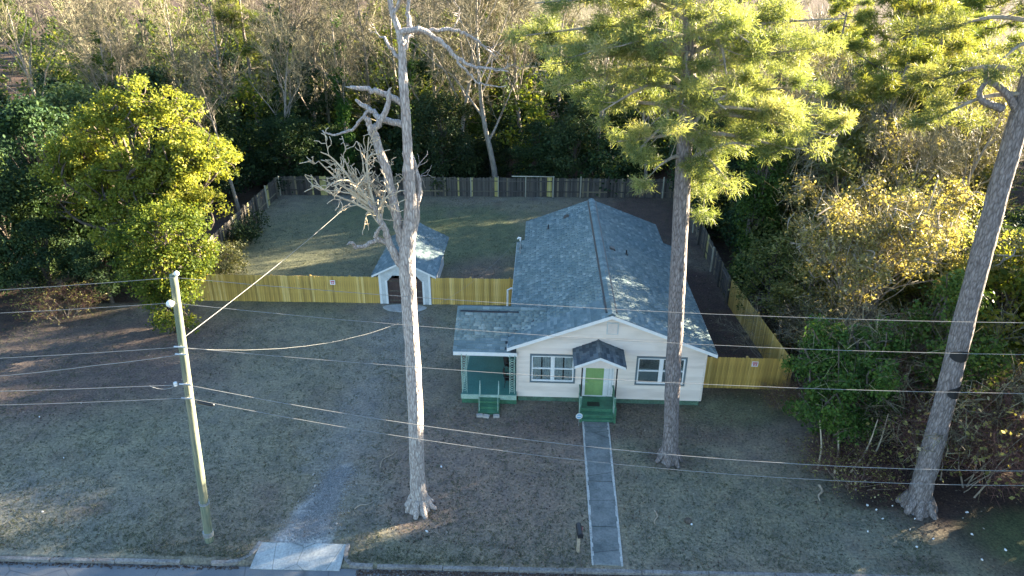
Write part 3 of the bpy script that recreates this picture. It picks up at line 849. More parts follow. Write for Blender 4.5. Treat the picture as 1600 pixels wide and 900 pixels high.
# service mast and side pipe on the left eave
MB().tube([(-1.1, 39.5, 2.2), (-1.1, 39.5, 4.25)], .035, 8).build('service_mast', M['galv'], house)
MB().tube([(-1.1, 39.5, 4.22), (-1.1, 39.5, 4.38), (-1.2, 39.46, 4.42), (-1.26, 39.44, 4.34)], [.05, .07, .06, .05], 8).build('weather_head', M['ceramic'], house)
MB().tube([(-1.0, 37.4, 1.9), (-1.55, 37.35, 2.05), (-1.75, 37.33, 1.95), (-1.78, 37.33, 0)], .06, 8).build('downspout', M['ceramic'], house)

# ------------------------------------------------------------------ the shed
shed = empty('garden_shed'); tag(shed, 'small white shed with brown double doors and blue grey roof behind the dead tree', 'shed')
SXL, SXR, SX, SY0, SY1 = -9.8, -6.62, -8.21, 38.95, 45.0
szr = lambda x: 3.0 - .5 * abs(x - SX)
m = MB()
m.prism([(SXL, SY0, 0), (-9.3, SY0, 0), (-9.3, SY0, 1.55), (-8.95, SY0, 1.95), (SX, SY0, 1.95), (SX, SY0, 2.92), (SXL, SY0, szr(SXL) - .08)], (0, .09, 0))
m.prism([(SX, SY0, 1.95), (-7.47, SY0, 1.95), (-7.12, SY0, 1.55), (-7.12, SY0, 0), (SXR, SY0, 0), (SXR, SY0, szr(SXR) - .08), (SX, SY0, 2.92)], (0, .09, 0))
m.build('front_wall', M['blue_white'], shed)
for a, b in ((SXL, SXL + .08), (SXR - .08, SXR)):
    MB().box(a, b, SY0 + .092, SY1, 0, 2.1).build('side_wall', M['blue_white'], shed)
MB().prism([(SXL, SY1, 0), (SXR, SY1, 0), (SXR, SY1, 2.1), (SX, SY1, 2.9), (SXL, SY1, 2.1)], (0, .08, 0)).build('rear_wall', M['blue_white'], shed)
MB().box(SXL + .1, SXR - .1, SY0 + .1, SY1, .0, .04).build('shed_floor', M['brown_door'], shed)
for a, b, hx in ((-9.28, -8.22, -8.3), (-8.2, -7.14, -8.12)):
    dd = MB().box(a, b, SY0 + .1, SY0 + .14, .03, 1.72).build('shed_door', M['brown_door'], shed)
    for k in range(6):
        w = (b - a) / 6
        MB().box(a + k * w + .006, a + (k + 1) * w - .006, SY0 + .082, SY0 + .1, .05, 1.7).build('door_plank', M['brown_door'], dd)
    for zz in (.16, .82, 1.5):
        MB().box(a + .02, b - .02, SY0 + .062, SY0 + .081, zz, zz + .1).build('door_rail', M['bark_dark'], dd)
for xx in (SXL - .02, SXR - .12):
    MB().box(xx, xx + .14, SY0 - .025, SY0 - .002, 0, 2.05).build('corner_board', M['white'], shed)
for a, b in ((-9.42, -9.3), (-7.12, -7.0)):
    MB().box(a, b, SY0 - .025, SY0 - .002, 0, 1.6).build('door_casing', M['white'], shed)
m = MB()
for xa, xb in ((-10.22, SX), (SX, -6.2)):
    m.prism([(xa, SY0 - .16, szr(xa)), (xb, SY0 - .16, szr(xb)), (xb, SY0 - .16, szr(xb) - .07), (xa, SY0 - .16, szr(xa) - .07)], (0, SY1 + .3 - SY0 + .16, 0))
sroof = m.build('roof', M['deck_dark'], shed)
cs, ss = 1 / math.hypot(1, .5), .5 / math.hypot(1, .5)
t = slope_tabs((-10.22, SY1 + .3, szr(-10.22)), (0, -1, 0), (cs, 0, ss), SY1 + .46 - SY0, 2.01 / cs, lambda p: True, seed=10)
t += slope_tabs((-6.2, SY0 - .16, szr(-6.2)), (0, 1, 0), (-cs, 0, ss), SY1 + .46 - SY0, 2.01 / cs, lambda p: True, seed=11)
lay_tabs(t, sroof, 300)
ridge_caps(((SX, SY0 - .15, 3.02), (SX, SY1 + .3, 3.02), .5), sroof, .13, 20, M['shingle_one'])
for xa, xb in ((-10.2, SX), (SX, -6.22)):
    MB().prism([(xa, SY0 - .185, szr(xa) - .01), (xb, SY0 - .185, szr(xb) - .01), (xb, SY0 - .185, szr(xb) - .13), (xa, SY0 - .185, szr(xa) - .13)], (0, .024, 0)).build('rake_board', M['white'], shed)
pad = []
for k in range(20):
    a = math.pi * 2 * k / 20
    pad.append((-8.2 + 1.35 * math.cos(a) * (1 + .08 * math.sin(3 * a)), 38.35 + .52 * math.sin(a), .035))
tag(MB().prism(pad[::-1], (0, 0, -.08)).build('shed_apron', M['concrete_edge']), 'rounded pale concrete pad in front of the shed doors', None, None, 'structure')

# ------------------------------------------------------------------ fences
def board_mesh(w, h, t, mat, dog=True):
    m = MB()
    c = .025 if dog else .001
    m.prism([(-w / 2, -t / 2, 0), (w / 2, -t / 2, 0), (w / 2, -t / 2, h - c), (w / 2 - c, -t / 2, h), (-w / 2 + c, -t / 2, h), (-w / 2, -t / 2, h - c)], (0, t, 0))
    me = bpy.data.meshes.new('fence_board'); me.from_pydata(m.v, [], m.f); me.update(); me.materials.append(mat)
    return me
BN = board_mesh(.138, 1.83, .018, M['fence_new']); BO = board_mesh(.142, 1.75, .02, M['fence_old'], False); BF = board_mesh(.145, 1.78, .02, M['board_fresh'], False)
def fence(label, p0, p1, old=False, rails_side=1, seed=1, fresh=(), pale_posts=(), gaps=()):
    rg = random.Random(seed)
    a, b = Vector((*p0, 0)), Vector((*p1, 0)); d = b - a; L = d.length; u = d / L
    n = Vector((-u.y, u.x, 0)) * rails_side
    root = empty('wooden_fence', a, math.atan2(u.y, u.x)); tag(root, label, 'fence')
    pitch = .15 if old else .1435
    k = 0
    while k * pitch < L - .06:
        s = k * pitch + .07
        k += 1
        if any(g0 < s < g1 for g0, g1 in gaps): continue
        fr = any(abs(s - f) < w for f, w in fresh)
        o = link('fence_board', BF if fr else (BO if old else BN), None, root)
        o.location = (s, rg.uniform(-.004, .004) if not old else rg.uniform(-.012, .012), rg.uniform(-.01, .012) if not old else rg.uniform(-.07, .05))
        o.rotation_euler = (rg.uniform(-.004, .004) * (3 if old else 1), rg.uniform(-.004, .004) * (4 if old else 1), rg.uniform(-.01, .01))
    s = rails_side
    for zz in ((.35, .95, 1.5) if not old else (.45, 1.4)):
        x = 0
        while x < L:
            x1 = min(L, x + 2.44)
            r_ = MB().box(x + .003, x1 - .003, s * .016 if s > 0 else -.054, .054 if s > 0 else -.016, zz, zz + .085)
            r_.build('fence_rail', M['fence_old'] if old else M['fence_new_rail'], root)
            x = x1
    x = 0; k = 0
    while x <= L + .1:
        pale = any(abs(x - q) < 1.22 for q in pale_posts)
        h = 1.86 + (rg.uniform(-.1, .12) if old else 0)
        q = MB().box(min(x, L) - .05, min(x, L) + .05, .058 if s > 0 else -.158, .158 if s > 0 else -.058, 0, h)
        q.build('fence_post', M['post_pale'] if pale else (M['fence_old'] if old else M['fence_new_rail']), root)
        x += 2.44
    return root
fence('new yellow pine board fence left of the shed', (-21.4, 38.75), (-9.86, 38.98), seed=2)
fence('new yellow pine board fence between shed and house', (-6.58, 39.0), (-1.12, 39.12), seed=3)
fence('short new pine board fence joining the house front to the right side fence', (8.12, 30.5), (12.66, 30.5), seed=4)
fence('new pine board fence running back along the right side yard', (12.72, 30.55), (11.98, 39.9), seed=5, rails_side=-1)
fence('weathered grey board fence along the far part of the right side yard', (11.98, 40.05), (12.35, 60.5), True, 1, 6, ((7.3, .4), (15.0, .3)), (5, 12.2))
fence('weathered board fence across the back of the yard with a few fresh boards', (-23.2, 59.6), (12.25, 60.7), True, -1, 7,
      ((3.9, .35), (2.9, .1), (15.95, .1), (19.4, .16), (24.1, .26), (17.2, .08)), (0, 17, 19.5, 22, 24.4, 27, 34))
fence('weathered board fence along the left edge of the back yard', (-22.9, 39.0), (-23.3, 59.45), True, -1, 8, ((10.5, .25), (13.2, .12), (17.6, .35), (8.2, .1)), (2.4, 9.8, 17))
# pale rod imitating the sunlit top rail of the back fence
def rod(name, pts, rad, mat, label, cat, group=None, n=7):
    o = MB().tube(pts, rad, n).build(name, mat, None, True)
    return tag(o, label, cat, group)
rod('lit_top_rail', [(-2.5, 60.19, 1.9), (1.3, 60.31, 1.88)], .05, M['post_pale'], 'pale rod painted as the sunlit top rail of the back fence', 'board')

# ------------------------------------------------------------------ plants: generators
def unit(v): return v / (np.linalg.norm(v) + 1e-9)
def grow(rg, p, d, L, r, lvl, S, out):
    """one branch and, from it, its children; S holds one dict for each level"""
    c = S[lvl]; n = c['seg']; P = [np.array(p, float)]; d = unit(np.array(d, float))
    for k in range(n):
        d = unit(d + rg.normal(0, c['wander'], 3) + np.array([0, 0, c['up']]))
        P.append(P[-1] + d * L / n)
    P = np.array(P); rad = r * (1 - np.linspace(0, 1, n + 1) * c['taper'])
    out.append((lvl, P, rad))
    if lvl + 1 < len(S):
        q = S[lvl + 1]
        for k in range(int(c['kids'])):
            t = c['from'] + (1 - c['from']) * ((k + rg.random()) / c['kids'])
            f = t * n; i0 = min(int(f), n - 1); pos = P[i0] + (P[i0 + 1] - P[i0]) * (f - i0)
            dd = unit(P[i0 + 1] - P[i0])
            a = unit(np.cross(dd, rg.normal(0, 1, 3)))
            an = rg.uniform(*c['ang'])
            nd = dd * math.cos(an) + a * math.sin(an)
            grow(rg, pos, nd, q['len'] * rg.uniform(.65, 1.2) * (1.15 - .55 * t), r * (1 - t * c['taper']) * q['rad'], lvl + 1, S, out)
def strips(B, D, L, W, rg):
    """thin tapering twig quads from base B along D"""
    n = len(B)
    side = np.cross(D, rg.normal(0, 1, (n, 3))); side /= np.linalg.norm(side, axis=1)[:, None] + 1e-9
    tip = B + D * L[:, None]
    V = np.stack([B - side * W[:, None], B + side * W[:, None], tip + side * W[:, None] * .4, tip - side * W[:, None] * .4], 1).reshape(-1, 3)
    return V, np.arange(n * 4).reshape(-1, 4)
def leaves(rg, C, Rr, per, size, shell=.55, up=.35, sq=(1, 1, .85), out=.6):
    """diamond leaves through clumps at C with radii Rr"""
    C = np.asarray(C, float); Rr = np.asarray(Rr, float)
    cnt = np.maximum(2, (per * (Rr / Rr.mean()) ** 2).astype(int))
    idx = np.repeat(np.arange(len(C)), cnt); n = len(idx)
    d = rg.normal(0, 1, (n, 3)); d /= np.linalg.norm(d, axis=1)[:, None]
    rr = (shell + (1 - shell) * rg.random(n)) * (1 + .22 * rg.normal(0, 1, n))
    P = C[idx] + d * (Rr[idx] * rr)[:, None] * np.array(sq)
    nrm = d * out + rg.normal(0, .55, (n, 3)) + np.array([0, 0, up]); nrm /= np.linalg.norm(nrm, axis=1)[:, None] + 1e-9
    t = np.cross(nrm, rg.normal(0, 1, (n, 3))); t /= np.linalg.norm(t, axis=1)[:, None] + 1e-9
    b = np.cross(nrm, t)
    s = size * rg.uniform(.45, 1.45, n)
    V = np.stack([P - t * s[:, None] * .5, P + b * s[:, None] * .3, P + t * s[:, None] * .5, P - b * s[:, None] * .3], 1).reshape(-1, 3)
    ct = rg.normal(0, .14, len(C))
    tint = np.clip(.45 + ct[idx] + rg.normal(0, .2, n), 0, 1)
    return V, np.arange(n * 4).reshape(-1, 4), tint
def tufts(rg, P, D, per, ln, wd, shade=0.0):
    """pine needle tufts at P pointing along D"""
    n = len(P); idx = np.repeat(np.arange(n), per)
    d = D[idx] * .65 + rg.normal(0, .6, (n * per, 3)); d /= np.linalg.norm(d, axis=1)[:, None] + 1e-9
    B = P[idx] + D[idx] * rg.uniform(-.18, .12, (n * per, 1)) + rg.normal(0, .05, (n * per, 3))
    L = ln * rg.uniform(.7, 1.2, n * per)
    d[:, 2] -= .12
    V, F = strips(B, d, L, np.full(n * per, wd), rg)
    ct = rg.normal(0, .13, n) + shade
    return V, F, np.clip(.5 + ct[idx] + rg.normal(0, .14, n * per), 0, 1)
def trunk_geo(out, maxlvl, sides=(9, 6, 5, 4, 3), rough=0.0):
    g = Geo()
    for lvl, P, rad in out:
        if lvl <= maxlvl: g.tube(P, rad, sides[min(lvl, len(sides) - 1)], rough if lvl == 0 else 0, lvl, False)
    return g
def plant(name, parts, loc, rz, scale, label, cat, group=None):
    root = empty(name, loc, rz, scale); tag(root, label, cat, group)
    for nm, me in parts:
        link(nm, me, None, root)
    return root

def make_bare(seed, H=14.0, twig='twig', dense=1.0, spread=1.0, fork=.35, ivy=0, bark_m='bark', lean=0.0):
    rg = np.random.default_rng(seed)
    S = [dict(seg=9, wander=.06, up=.02, taper=.82, kids=11, ang=(.45, .95)),
         dict(seg=6, wander=.13, up=.09, taper=.8, kids=7, ang=(.4, .95), len=H * .40 * spread, rad=.55),
         dict(seg=4, wander=.16, up=.07, taper=.75, kids=6, ang=(.35, .9), len=H * .19, rad=.55),
         dict(seg=3, wander=.2, up=.04, taper=.6, kids=0, ang=(.4, .9), len=H * .095, rad=.6)]
    S[0]['from'] = fork; S[1]['from'] = .2; S[2]['from'] = .15; S[3]['from'] = .1
    out = []
    grow(rg, (0, 0, -.2), (lean, 0, 1), H * .92, H * .0145, 0, S, out)
    parts = [('trunk', trunk_geo(out, 1).mesh('trunk', M[bark_m], True))]
    g = Geo()
    for lvl, P, rad in out:
        if lvl >= 2: g.tube(P, np.maximum(rad, .016), 3, cap=False)
    B = []; D = []
    for lvl, P, rad in out:
        if lvl == 3:
            for k in range(int(7 * dense)):
                f = rg.uniform(.1, 1) * (len(P) - 1); i0 = min(int(f), len(P) - 2)
                B.append(P[i0] + (P[i0 + 1] - P[i0]) * (f - i0)); D.append(unit(unit(P[i0 + 1] - P[i0]) + rg.normal(0, .6, 3) + np.array([0, 0, .25])))
    B = np.array(B); D = np.array(D); n = len(B)
    V, F = strips(B, D, rg.uniform(.3, 1.0, n) * H * .05, np.full(n, .011), rg)
    g.add(V, F, rg.uniform(.2, 1, n))
    parts.append(('crown', g.mesh('crown', M[twig])))
    if ivy:
        C = []; Rr = []
        P = out[0][1]
        for k in range(ivy):
            t = rg.uniform(.02, .72) * (len(P) - 1); i0 = int(t)
            C.append(P[i0] + (P[i0 + 1] - P[i0]) * (t - i0) + rg.normal(0, .16, 3)); Rr.append(rg.uniform(.3, .7))
        for lvl, Q, rad in out:
            if lvl == 1 and rg.random() < .45:
                C.append(Q[1]); Rr.append(.5); C.append(Q[2]); Rr.append(.4)
        parts.append(('ivy', Geo().add(*leaves(rg, C, Rr, 130, .2, .5)).mesh('ivy', M['ivy'])))
    return parts

def make_ever(seed, H=10.0, W=3.4, mat='leaf_dark', n=64, per=300, size=.2, low=.12, rc=(.75, 1.35)):
    rg = np.random.default_rng(seed)
    C = []; Rr = []
    z0 = H * low
    for k in range(n):
        t = rg.random() ** .8
        z = z0 + (H - z0) * t
        w = W * (math.sin(math.pi * min(1, .18 + t * .82)) ** .6) * rg.uniform(.45, 1.0)
        a = rg.uniform(0, 2 * math.pi)
        C.append((w * math.cos(a) * rg.uniform(.8, 1.15), w * math.sin(a), z)); Rr.append(rg.uniform(*rc) * (1.1 - .35 * t))
    C.append((0, 0, H * .9)); Rr.append(rc[0])
    C = np.array(C)
    C[:, 2] -= .25
    t = Geo()
    sp, sr = smooth_line([(0, 0, -.2), (rg.normal(0, .1), rg.normal(0, .1), H * .4), (rg.normal(0, .2), rg.normal(0, .2), H * .9)], [H * .02, H * .014, .03])
    t.tube(sp, sr, 8)
    for c in C[::2]:
        b = np.array([0, 0, max(.3, c[2] * .55)])
        mid = (b + c) / 2 + rg.normal(0, .25, 3)
        sp, sr = smooth_line([b, mid, c], [H * .006, H * .004, .015], 3)
        t.tube(sp, sr, 4, cap=False)
    g = Geo().add(*leaves(rg, C, Rr, per, size, .45))
    return [('trunk', t.mesh('trunk', M['bark_dark'], True)), ('crown', g.mesh('crown', M[mat]))]

def make_thicket(seed, H=4.5, W=3.0, leaf=None, per=0, stems=34, twig='twig', size=.16, bark_m='bark'):
    rg = np.random.default_rng(seed)
    S = [dict(seg=6, wander=.15, up=.03, taper=.75, kids=7, ang=(.35, .95)),
         dict(seg=4, wander=.22, up=.02, taper=.75, kids=6, ang=(.35, 1.0), len=H * .36, rad=.55),
         dict(seg=3, wander=.25, up=.0, taper=.6, kids=0, ang=(.4, 1), len=H * .2, rad=.6)]
    S[0]['from'] = .25; S[1]['from'] = .15; S[2]['from'] = 0
    out = []
    for k in range(stems):
        a = rg.uniform(0, 6.28); q = W * .75 * rg.random() ** .6
        grow(rg, (q * math.cos(a), q * math.sin(a), -.1), (.35 * math.cos(a) + rg.normal(0, .2), .35 * math.sin(a) + rg.normal(0, .2), 1), H * rg.uniform(.55, 1.0), rg.uniform(.018, .04), 0, S, out)
    st = Geo(); g = Geo(); C = []
    B = []; D = []
    for lvl, P, rad in out:
        if lvl == 0: st.tube(P, rad, 5, cap=False)
        else: g.tube(P, np.maximum(rad, .007), 3, cap=False)
        if lvl == 2:
            C.append(P[-1])
            for k in range(4):
                B.append(P[rg.integers(0, len(P))]); D.append(unit(rg.normal(0, .7, 3) + unit(P[-1] - P[0])))
    B = np.array(B); D = np.array(D); V, F = strips(B, D, rg.uniform(.2, .6, len(B)), np.full(len(B), .008), rg)
    g.add(V, F, rg.uniform(.1, 1, len(B)))
    parts = [('stems', st.mesh('stems', M[bark_m], True)), ('twigs', g.mesh('twigs', M[twig]))]
    if leaf:
        C = np.array(C); sel = rg.random(len(C)) < .8
        C = C[sel]
        parts.append(('crown', Geo().add(*leaves(rg, C, rg.uniform(.2, .42, len(C)), per, size, .2, .3)).mesh('crown', M[leaf])))
    return parts

def pine_crown(rg, limbs, per=8, ln=.21, wd=.0095, dens=2.0, size=.46, mm=60):
    """limbs: list of (points, radii); needle brushes sit in separate pads along each limb's outer part"""
    br = Geo(); P = []; D = []
    for pts, rad in limbs:
        sp, sr = smooth_line(pts, rad, 4)
        br.tube(sp, sr, 6, cap=False)
        n = len(sp)
        L = np.linalg.norm(np.diff(sp, axis=0), axis=1).sum()
        for k in range(max(3, int(dens * L))):
            t = (.3 + .7 * rg.random() ** .7) * (n - 1); i0 = min(int(t), n - 2)
            b = sp[i0] + (sp[i0 + 1] - sp[i0]) * (t - i0); dd = unit(sp[i0 + 1] - sp[i0])
            d = unit(dd * .7 + rg.normal(0, .7, 3) * np.array([1, 1, .5]) + np.array([0, 0, .15]))
            c = b + d * rg.uniform(.35, 1.05)
            br.tube([b, (b + c) / 2 + np.array([0, 0, -.04]), c], [.024, .017, .01], 3, cap=False)
            m = int(mm * rg.uniform(.5, 1.25)); r0 = size * rg.uniform(.65, 1.25)
            q = rg.normal(0, 1, (m, 3)); q /= np.linalg.norm(q, axis=1)[:, None]
            P.append(c + q * r0 * rg.uniform(.35, 1.0, (m, 1)) * np.array([1, 1, .6]))
            v = q + d * .5 + np.array([0, 0, .45]) + rg.normal(0, .25, (m, 3)); D.append(v / np.linalg.norm(v, axis=1)[:, None])
    shade = np.concatenate([np.full(len(q), rg.normal(0, .17)) for q in P])
    P = np.vstack(P); D = np.vstack(D)
    return br, Geo().add(*tufts(rg, P, D, per, ln, wd, shade))

def make_pine(seed, H=20.0, low=.5, Lm=4.0, n=26, mat='needle_far', r0=.28):
    rg = np.random.default_rng(seed)
    sp, sr = smooth_line([(0, 0, -.2), (rg.normal(0, .2), rg.normal(0, .2), H * .4), (rg.normal(0, .4), rg.normal(0, .4), H * .75), (rg.normal(0, .4), rg.normal(0, .4), H)], [r0, r0 * .8, r0 * .5, .05], 5)
    tr = Geo().tube(sp, sr, 10, .08, seed)
    limbs = []
    for k in range(n):
        t = low + (1 - low) * (k + rg.random()) / n
        z = H * t; i0 = np.argmin(abs(sp[:, 2] - z)); b = sp[i0]
        a = rg.uniform(0, 6.28); L = Lm * (1.15 - .75 * (t - low) / (1 - low)) * rg.uniform(.6, 1.15)
        d = np.array([math.cos(a), math.sin(a), rg.uniform(-.05, .4)])
        limbs.append(([b, b + d * L * .5 + rg.normal(0, .15, 3), b + d * L + np.array([0, 0, L * .1]) + rg.normal(0, .3, 3)], [.07, .05, .02]))
    br, nd = pine_crown(rg, limbs, 6, .4, .022, 1.9, .62, 36)
    return [('trunk', tr.mesh('trunk', M['pine_bark'], True)), ('branches', br.mesh('branches', M['bark_dark'])), ('crown', nd.mesh('crown', M[mat]))]

# ------------------------------------------------------------------ the dead tree in the front yard
DEAD = [
    ([(-4.53, 21.3, -0.1), (-4.52, 21.3, 0.5), (-4.51, 21.31, 1.76), (-4.4, 21.31, 5.92), (-4.39, 21.32, 8.57), (-4.38, 21.32, 10.52), (-4.34, 21.33, 11.21), (-4.2, 21.34, 12.12), (-4.1, 21.34, 13.2), (-4.12, 21.35, 14.24), (-4.11, 21.35, 15.04), (-4.11, 21.36, 15.63), (-4.12, 21.36, 16.2), (-4.13, 21.37, 16.94), (-4.11, 21.38, 17.57), (-4.19, 21.38, 18.1), (-4.34, 21.39, 18.62), (-4.4, 21.39, 19.37), (-4.44, 21.4, 20.18)], [0.5, 0.35, 0.29, 0.27, 0.265, 0.27, 0.27, 0.22, 0.165, 0.15, 0.145, 0.145, 0.14, 0.13, 0.105, 0.09, 0.08, 0.06, 0.03]),
    ([(-4.47, 21.4, 11.3), (-4.6, 21.35, 12.21), (-4.7, 21.3, 13.21), (-4.9, 21.25, 14.26), (-5.12, 21.2, 15.13), (-4.93, 21.15, 15.37), (-4.63, 21.1, 15.91), (-4.51, 21.05, 16.35)], [0.17, 0.155, 0.145, 0.14, 0.12, 0.1, 0.085, 0.05]),
    ([(-5.08, 21.23, 14.96), (-5.17, 21.1, 15.27), (-5.19, 21.0, 15.58)], [0.13, 0.1, 0.08]),
    ([(-4.2, 21.4, 11.6), (-4.04, 21.47, 12.07), (-3.87, 21.55, 13.14), (-3.93, 21.62, 13.75), (-4.07, 21.7, 14.29)], [0.14, 0.115, 0.1, 0.09, 0.06]),
    ([(-4.2, 21.4, 12.97), (-4.3, 21.62, 13.32), (-4.29, 21.85, 14.51)], [0.11, 0.085, 0.065]),
    ([(-4.42, 21.4, 10.4), (-4.73, 21.28, 11.0), (-4.88, 21.16, 11.5), (-4.98, 21.04, 12.06), (-5.12, 20.92, 12.58), (-5.23, 20.8, 12.9)], [0.16, 0.14, 0.12, 0.1, 0.09, 0.07]),
    ([(-4.80, 21.25, 11.22), (-5.11, 21.2, 11.55), (-5.39, 21.1, 11.58), (-5.64, 20.95, 11.48), (-5.89, 20.8, 11.49), (-5.96, 20.65, 11.71), (-6.06, 20.5, 11.74)], [0.09, 0.08, 0.07, 0.06, 0.055, 0.05, 0.03]),
    ([(-4.88, 21.2, 11.44), (-5.17, 21.1, 11.66), (-5.28, 21.0, 11.82), (-5.09, 20.8, 12.13), (-4.91, 20.6, 12.34)], [0.07, 0.06, 0.06, 0.05, 0.03]),
    ([(-4.14, 21.4, 15.91), (-4.62, 21.27, 16.25), (-5.15, 21.13, 16.42), (-5.59, 21.0, 16.49)], [0.1, 0.09, 0.08, 0.05]),
    ([(-4.14, 21.4, 15.33), (-4.83, 21.53, 15.45), (-5.23, 21.67, 15.7), (-5.61, 21.8, 15.87)], [0.11, 0.1, 0.08, 0.06]),
    ([(-5.28, 21.68, 15.7), (-5.63, 21.68, 15.38), (-5.99, 21.7, 15.04), (-6.54, 21.77, 14.91), (-6.88, 21.9, 14.97)], [0.05, 0.05, 0.045, 0.03, 0.02]),
    ([(-4.14, 21.4, 17.21), (-4.44, 21.5, 17.5), (-4.65, 21.6, 17.81), (-4.82, 21.7, 17.85)], [0.06, 0.05, 0.04, 0.02]),
    ([(-4.19, 21.38, 18.0), (-3.69, 21.49, 18.1), (-3.37, 21.57, 18.0), (-2.98, 21.66, 17.71), (-2.59, 21.74, 17.31), (-2.16, 21.83, 17.04), (-1.65, 21.91, 16.96), (-1.07, 22.0, 16.84)], [0.1, 0.085, 0.08, 0.07, 0.06, 0.05, 0.035, 0.02]),
    ([(-4.11, 21.38, 17.7), (-3.81, 21.63, 17.96), (-3.37, 21.87, 18.01), (-2.74, 22.1, 18.02), (-2.29, 22.33, 17.84), (-1.81, 22.57, 17.5), (-1.45, 22.8, 17.18)], [0.09, 0.08, 0.06, 0.055, 0.045, 0.035, 0.02]),
    ([(-2.7, 21.72, 17.4), (-2.33, 21.7, 16.96), (-2.03, 21.8, 16.62), (-1.74, 22.0, 16.44), (-1.12, 22.2, 16.33)], [0.04, 0.035, 0.03, 0.025, 0.015]),
    ([(-4.08, 21.4, 17.5), (-3.89, 21.57, 18.09), (-3.94, 21.73, 18.59), (-3.86, 21.9, 19.52)], [0.1, 0.08, 0.06, 0.03]),
    ([(-4.34, 21.4, 18.5), (-4.12, 21.25, 18.75), (-3.92, 21.1, 19.22)], [0.06, 0.05, 0.03]),
]
dead = empty('dead_tree', (0, 0, 0)); tag(dead, 'tall bare dead tree with broken limbs standing in the front lawn', 'tree')
rgd = np.random.default_rng(12)
g = Geo()
for k, (pts, rad) in enumerate(DEAD[:1]):
    sp, sr = smooth_line(pts, rad, 5); g.tube(sp, sr, 16, .16, 3)
link('trunk', g.mesh('trunk', M['dead_bark'], True), None, dead)
for k, (pts, rad) in enumerate(DEAD[1:]):
    sp, sr = smooth_line(pts, rad, 5)
    sp = sp + rgd.normal(0, .018, sp.shape)
    e = unit(sp[-1] - sp[-3])
    sp = np.vstack([sp, sp[-1] + e * sr[-1] * 1.3 + rgd.normal(0, sr[-1] * .5, 3), sp[-1] + e * sr[-1] * 2.6 + rgd.normal(0, sr[-1] * .7, 3)]); sr = np.concatenate([sr, [sr[-1] * .62, sr[-1] * .12]])
    link('limb', Geo().tube(sp, sr, 9, .12, k).mesh('limb', M['dead_bark'], True), None, dead)
S = [dict(seg=8, wander=.17, up=.03, taper=.7, kids=4, ang=(.5, 1.2)), dict(seg=6, wander=.26, up=.03, taper=.7, kids=4, ang=(.5, 1.2), len=1.0, rad=.6), dict(seg=5, wander=.34, up=0, taper=.6, kids=0, ang=(.5, 1.1), len=.5, rad=.65)]
S[0]['from'] = .15; S[1]['from'] = .15; S[2]['from'] = 0
out = []
for (p, d, L, r) in (((-5.23, 20.8, 12.9), (-.6, .1, .8), 2.4, .05), ((-5.2, 20.82, 12.85), (-.85, -.1, .6), 1.5, .045), ((-5.18, 20.85, 12.8), (-.15, .2, 1), 2.3, .045), ((-5.12, 20.92, 12.58), (-.5, .35, .9), 2.2, .04),
                     ((-5.05, 21, 12.3), (.25, -.2, 1), 1.5, .04), ((-5.23, 20.8, 12.9), (-.8, .3, .5), 2.2, .045), ((-4.98, 21.04, 12.06), (-.6, -.2, .8), 1.2, .035), ((-5.2, 20.85, 12.8), (-.35, -.3, .95), 2.2, .04),
                     ((-5.1, 20.95, 12.5), (-.9, .4, .6), 1.9, .04), ((-5.0, 21, 12.2), (-.2, -.4, .9), 1.6, .035), ((-5.2, 20.85, 12.7), (-.7, -.4, .6), 2.1, .04), ((-5.15, 20.9, 12.6), (-.4, .5, 1.1), 2.3, .04), ((-4.95, 21.05, 12.0), (-.6, .2, .9), 1.5, .03), ((-4.8, 21.3, 12.6), (-.6, .3, .9), 1.6, .035)):
    grow(rgd, p, d, L, r, 0, S, out)
g = Geo()
for lvl, P, rad in out: g.tube(P, np.maximum(rad * 1.15, .014), 5 if lvl == 0 else 4, cap=False)
link('brush', g.mesh('brush', M['pale_sunlit'], True), None, dead)
out = []
S2 = [dict(seg=5, wander=.2, up=.02, taper=.7, kids=4, ang=(.5, 1.1)), dict(seg=4, wander=.3, up=0, taper=.7, kids=0, ang=(.5, 1.1), len=.5, rad=.6)]
S2[0]['from'] = .2; S2[1]['from'] = 0
for (p, d, L, r) in (((-1.65, 21.91, 16.96), (.9, .2, -.2), .9, .02), ((-1.81, 22.57, 17.5), (.8, .2, -.3), .9, .02), ((-2.7, 22.1, 18.0), (.4, .1, .5), .7, .02), ((-3.93, 21.62, 13.9), (.5, .2, .5), .4, .03), ((-3.9, 21.6, 13.6), (.6, 0, .35), .35, .025), ((-2.16, 21.83, 17.04), (.3, .2, -.7), .8, .02),
                     ((-3.87, 21.8, 19.3), (.3, 0, 1), 1.2, .03), ((-4.4, 21.4, 19.8), (-.4, 0, 1), 1.2, .03), ((-4.8, 21.7, 17.85), (-.5, 0, .5), .4, .02)):
    out = []
    grow(rgd, p, d, L, r, 0, S2, out)
    g = Geo()
    for lvl, P, rad in out: g.tube(P, np.maximum(rad, .008), 4, cap=False)
    link('twig', g.mesh('twig', M['dead_bark'], True), None, dead)

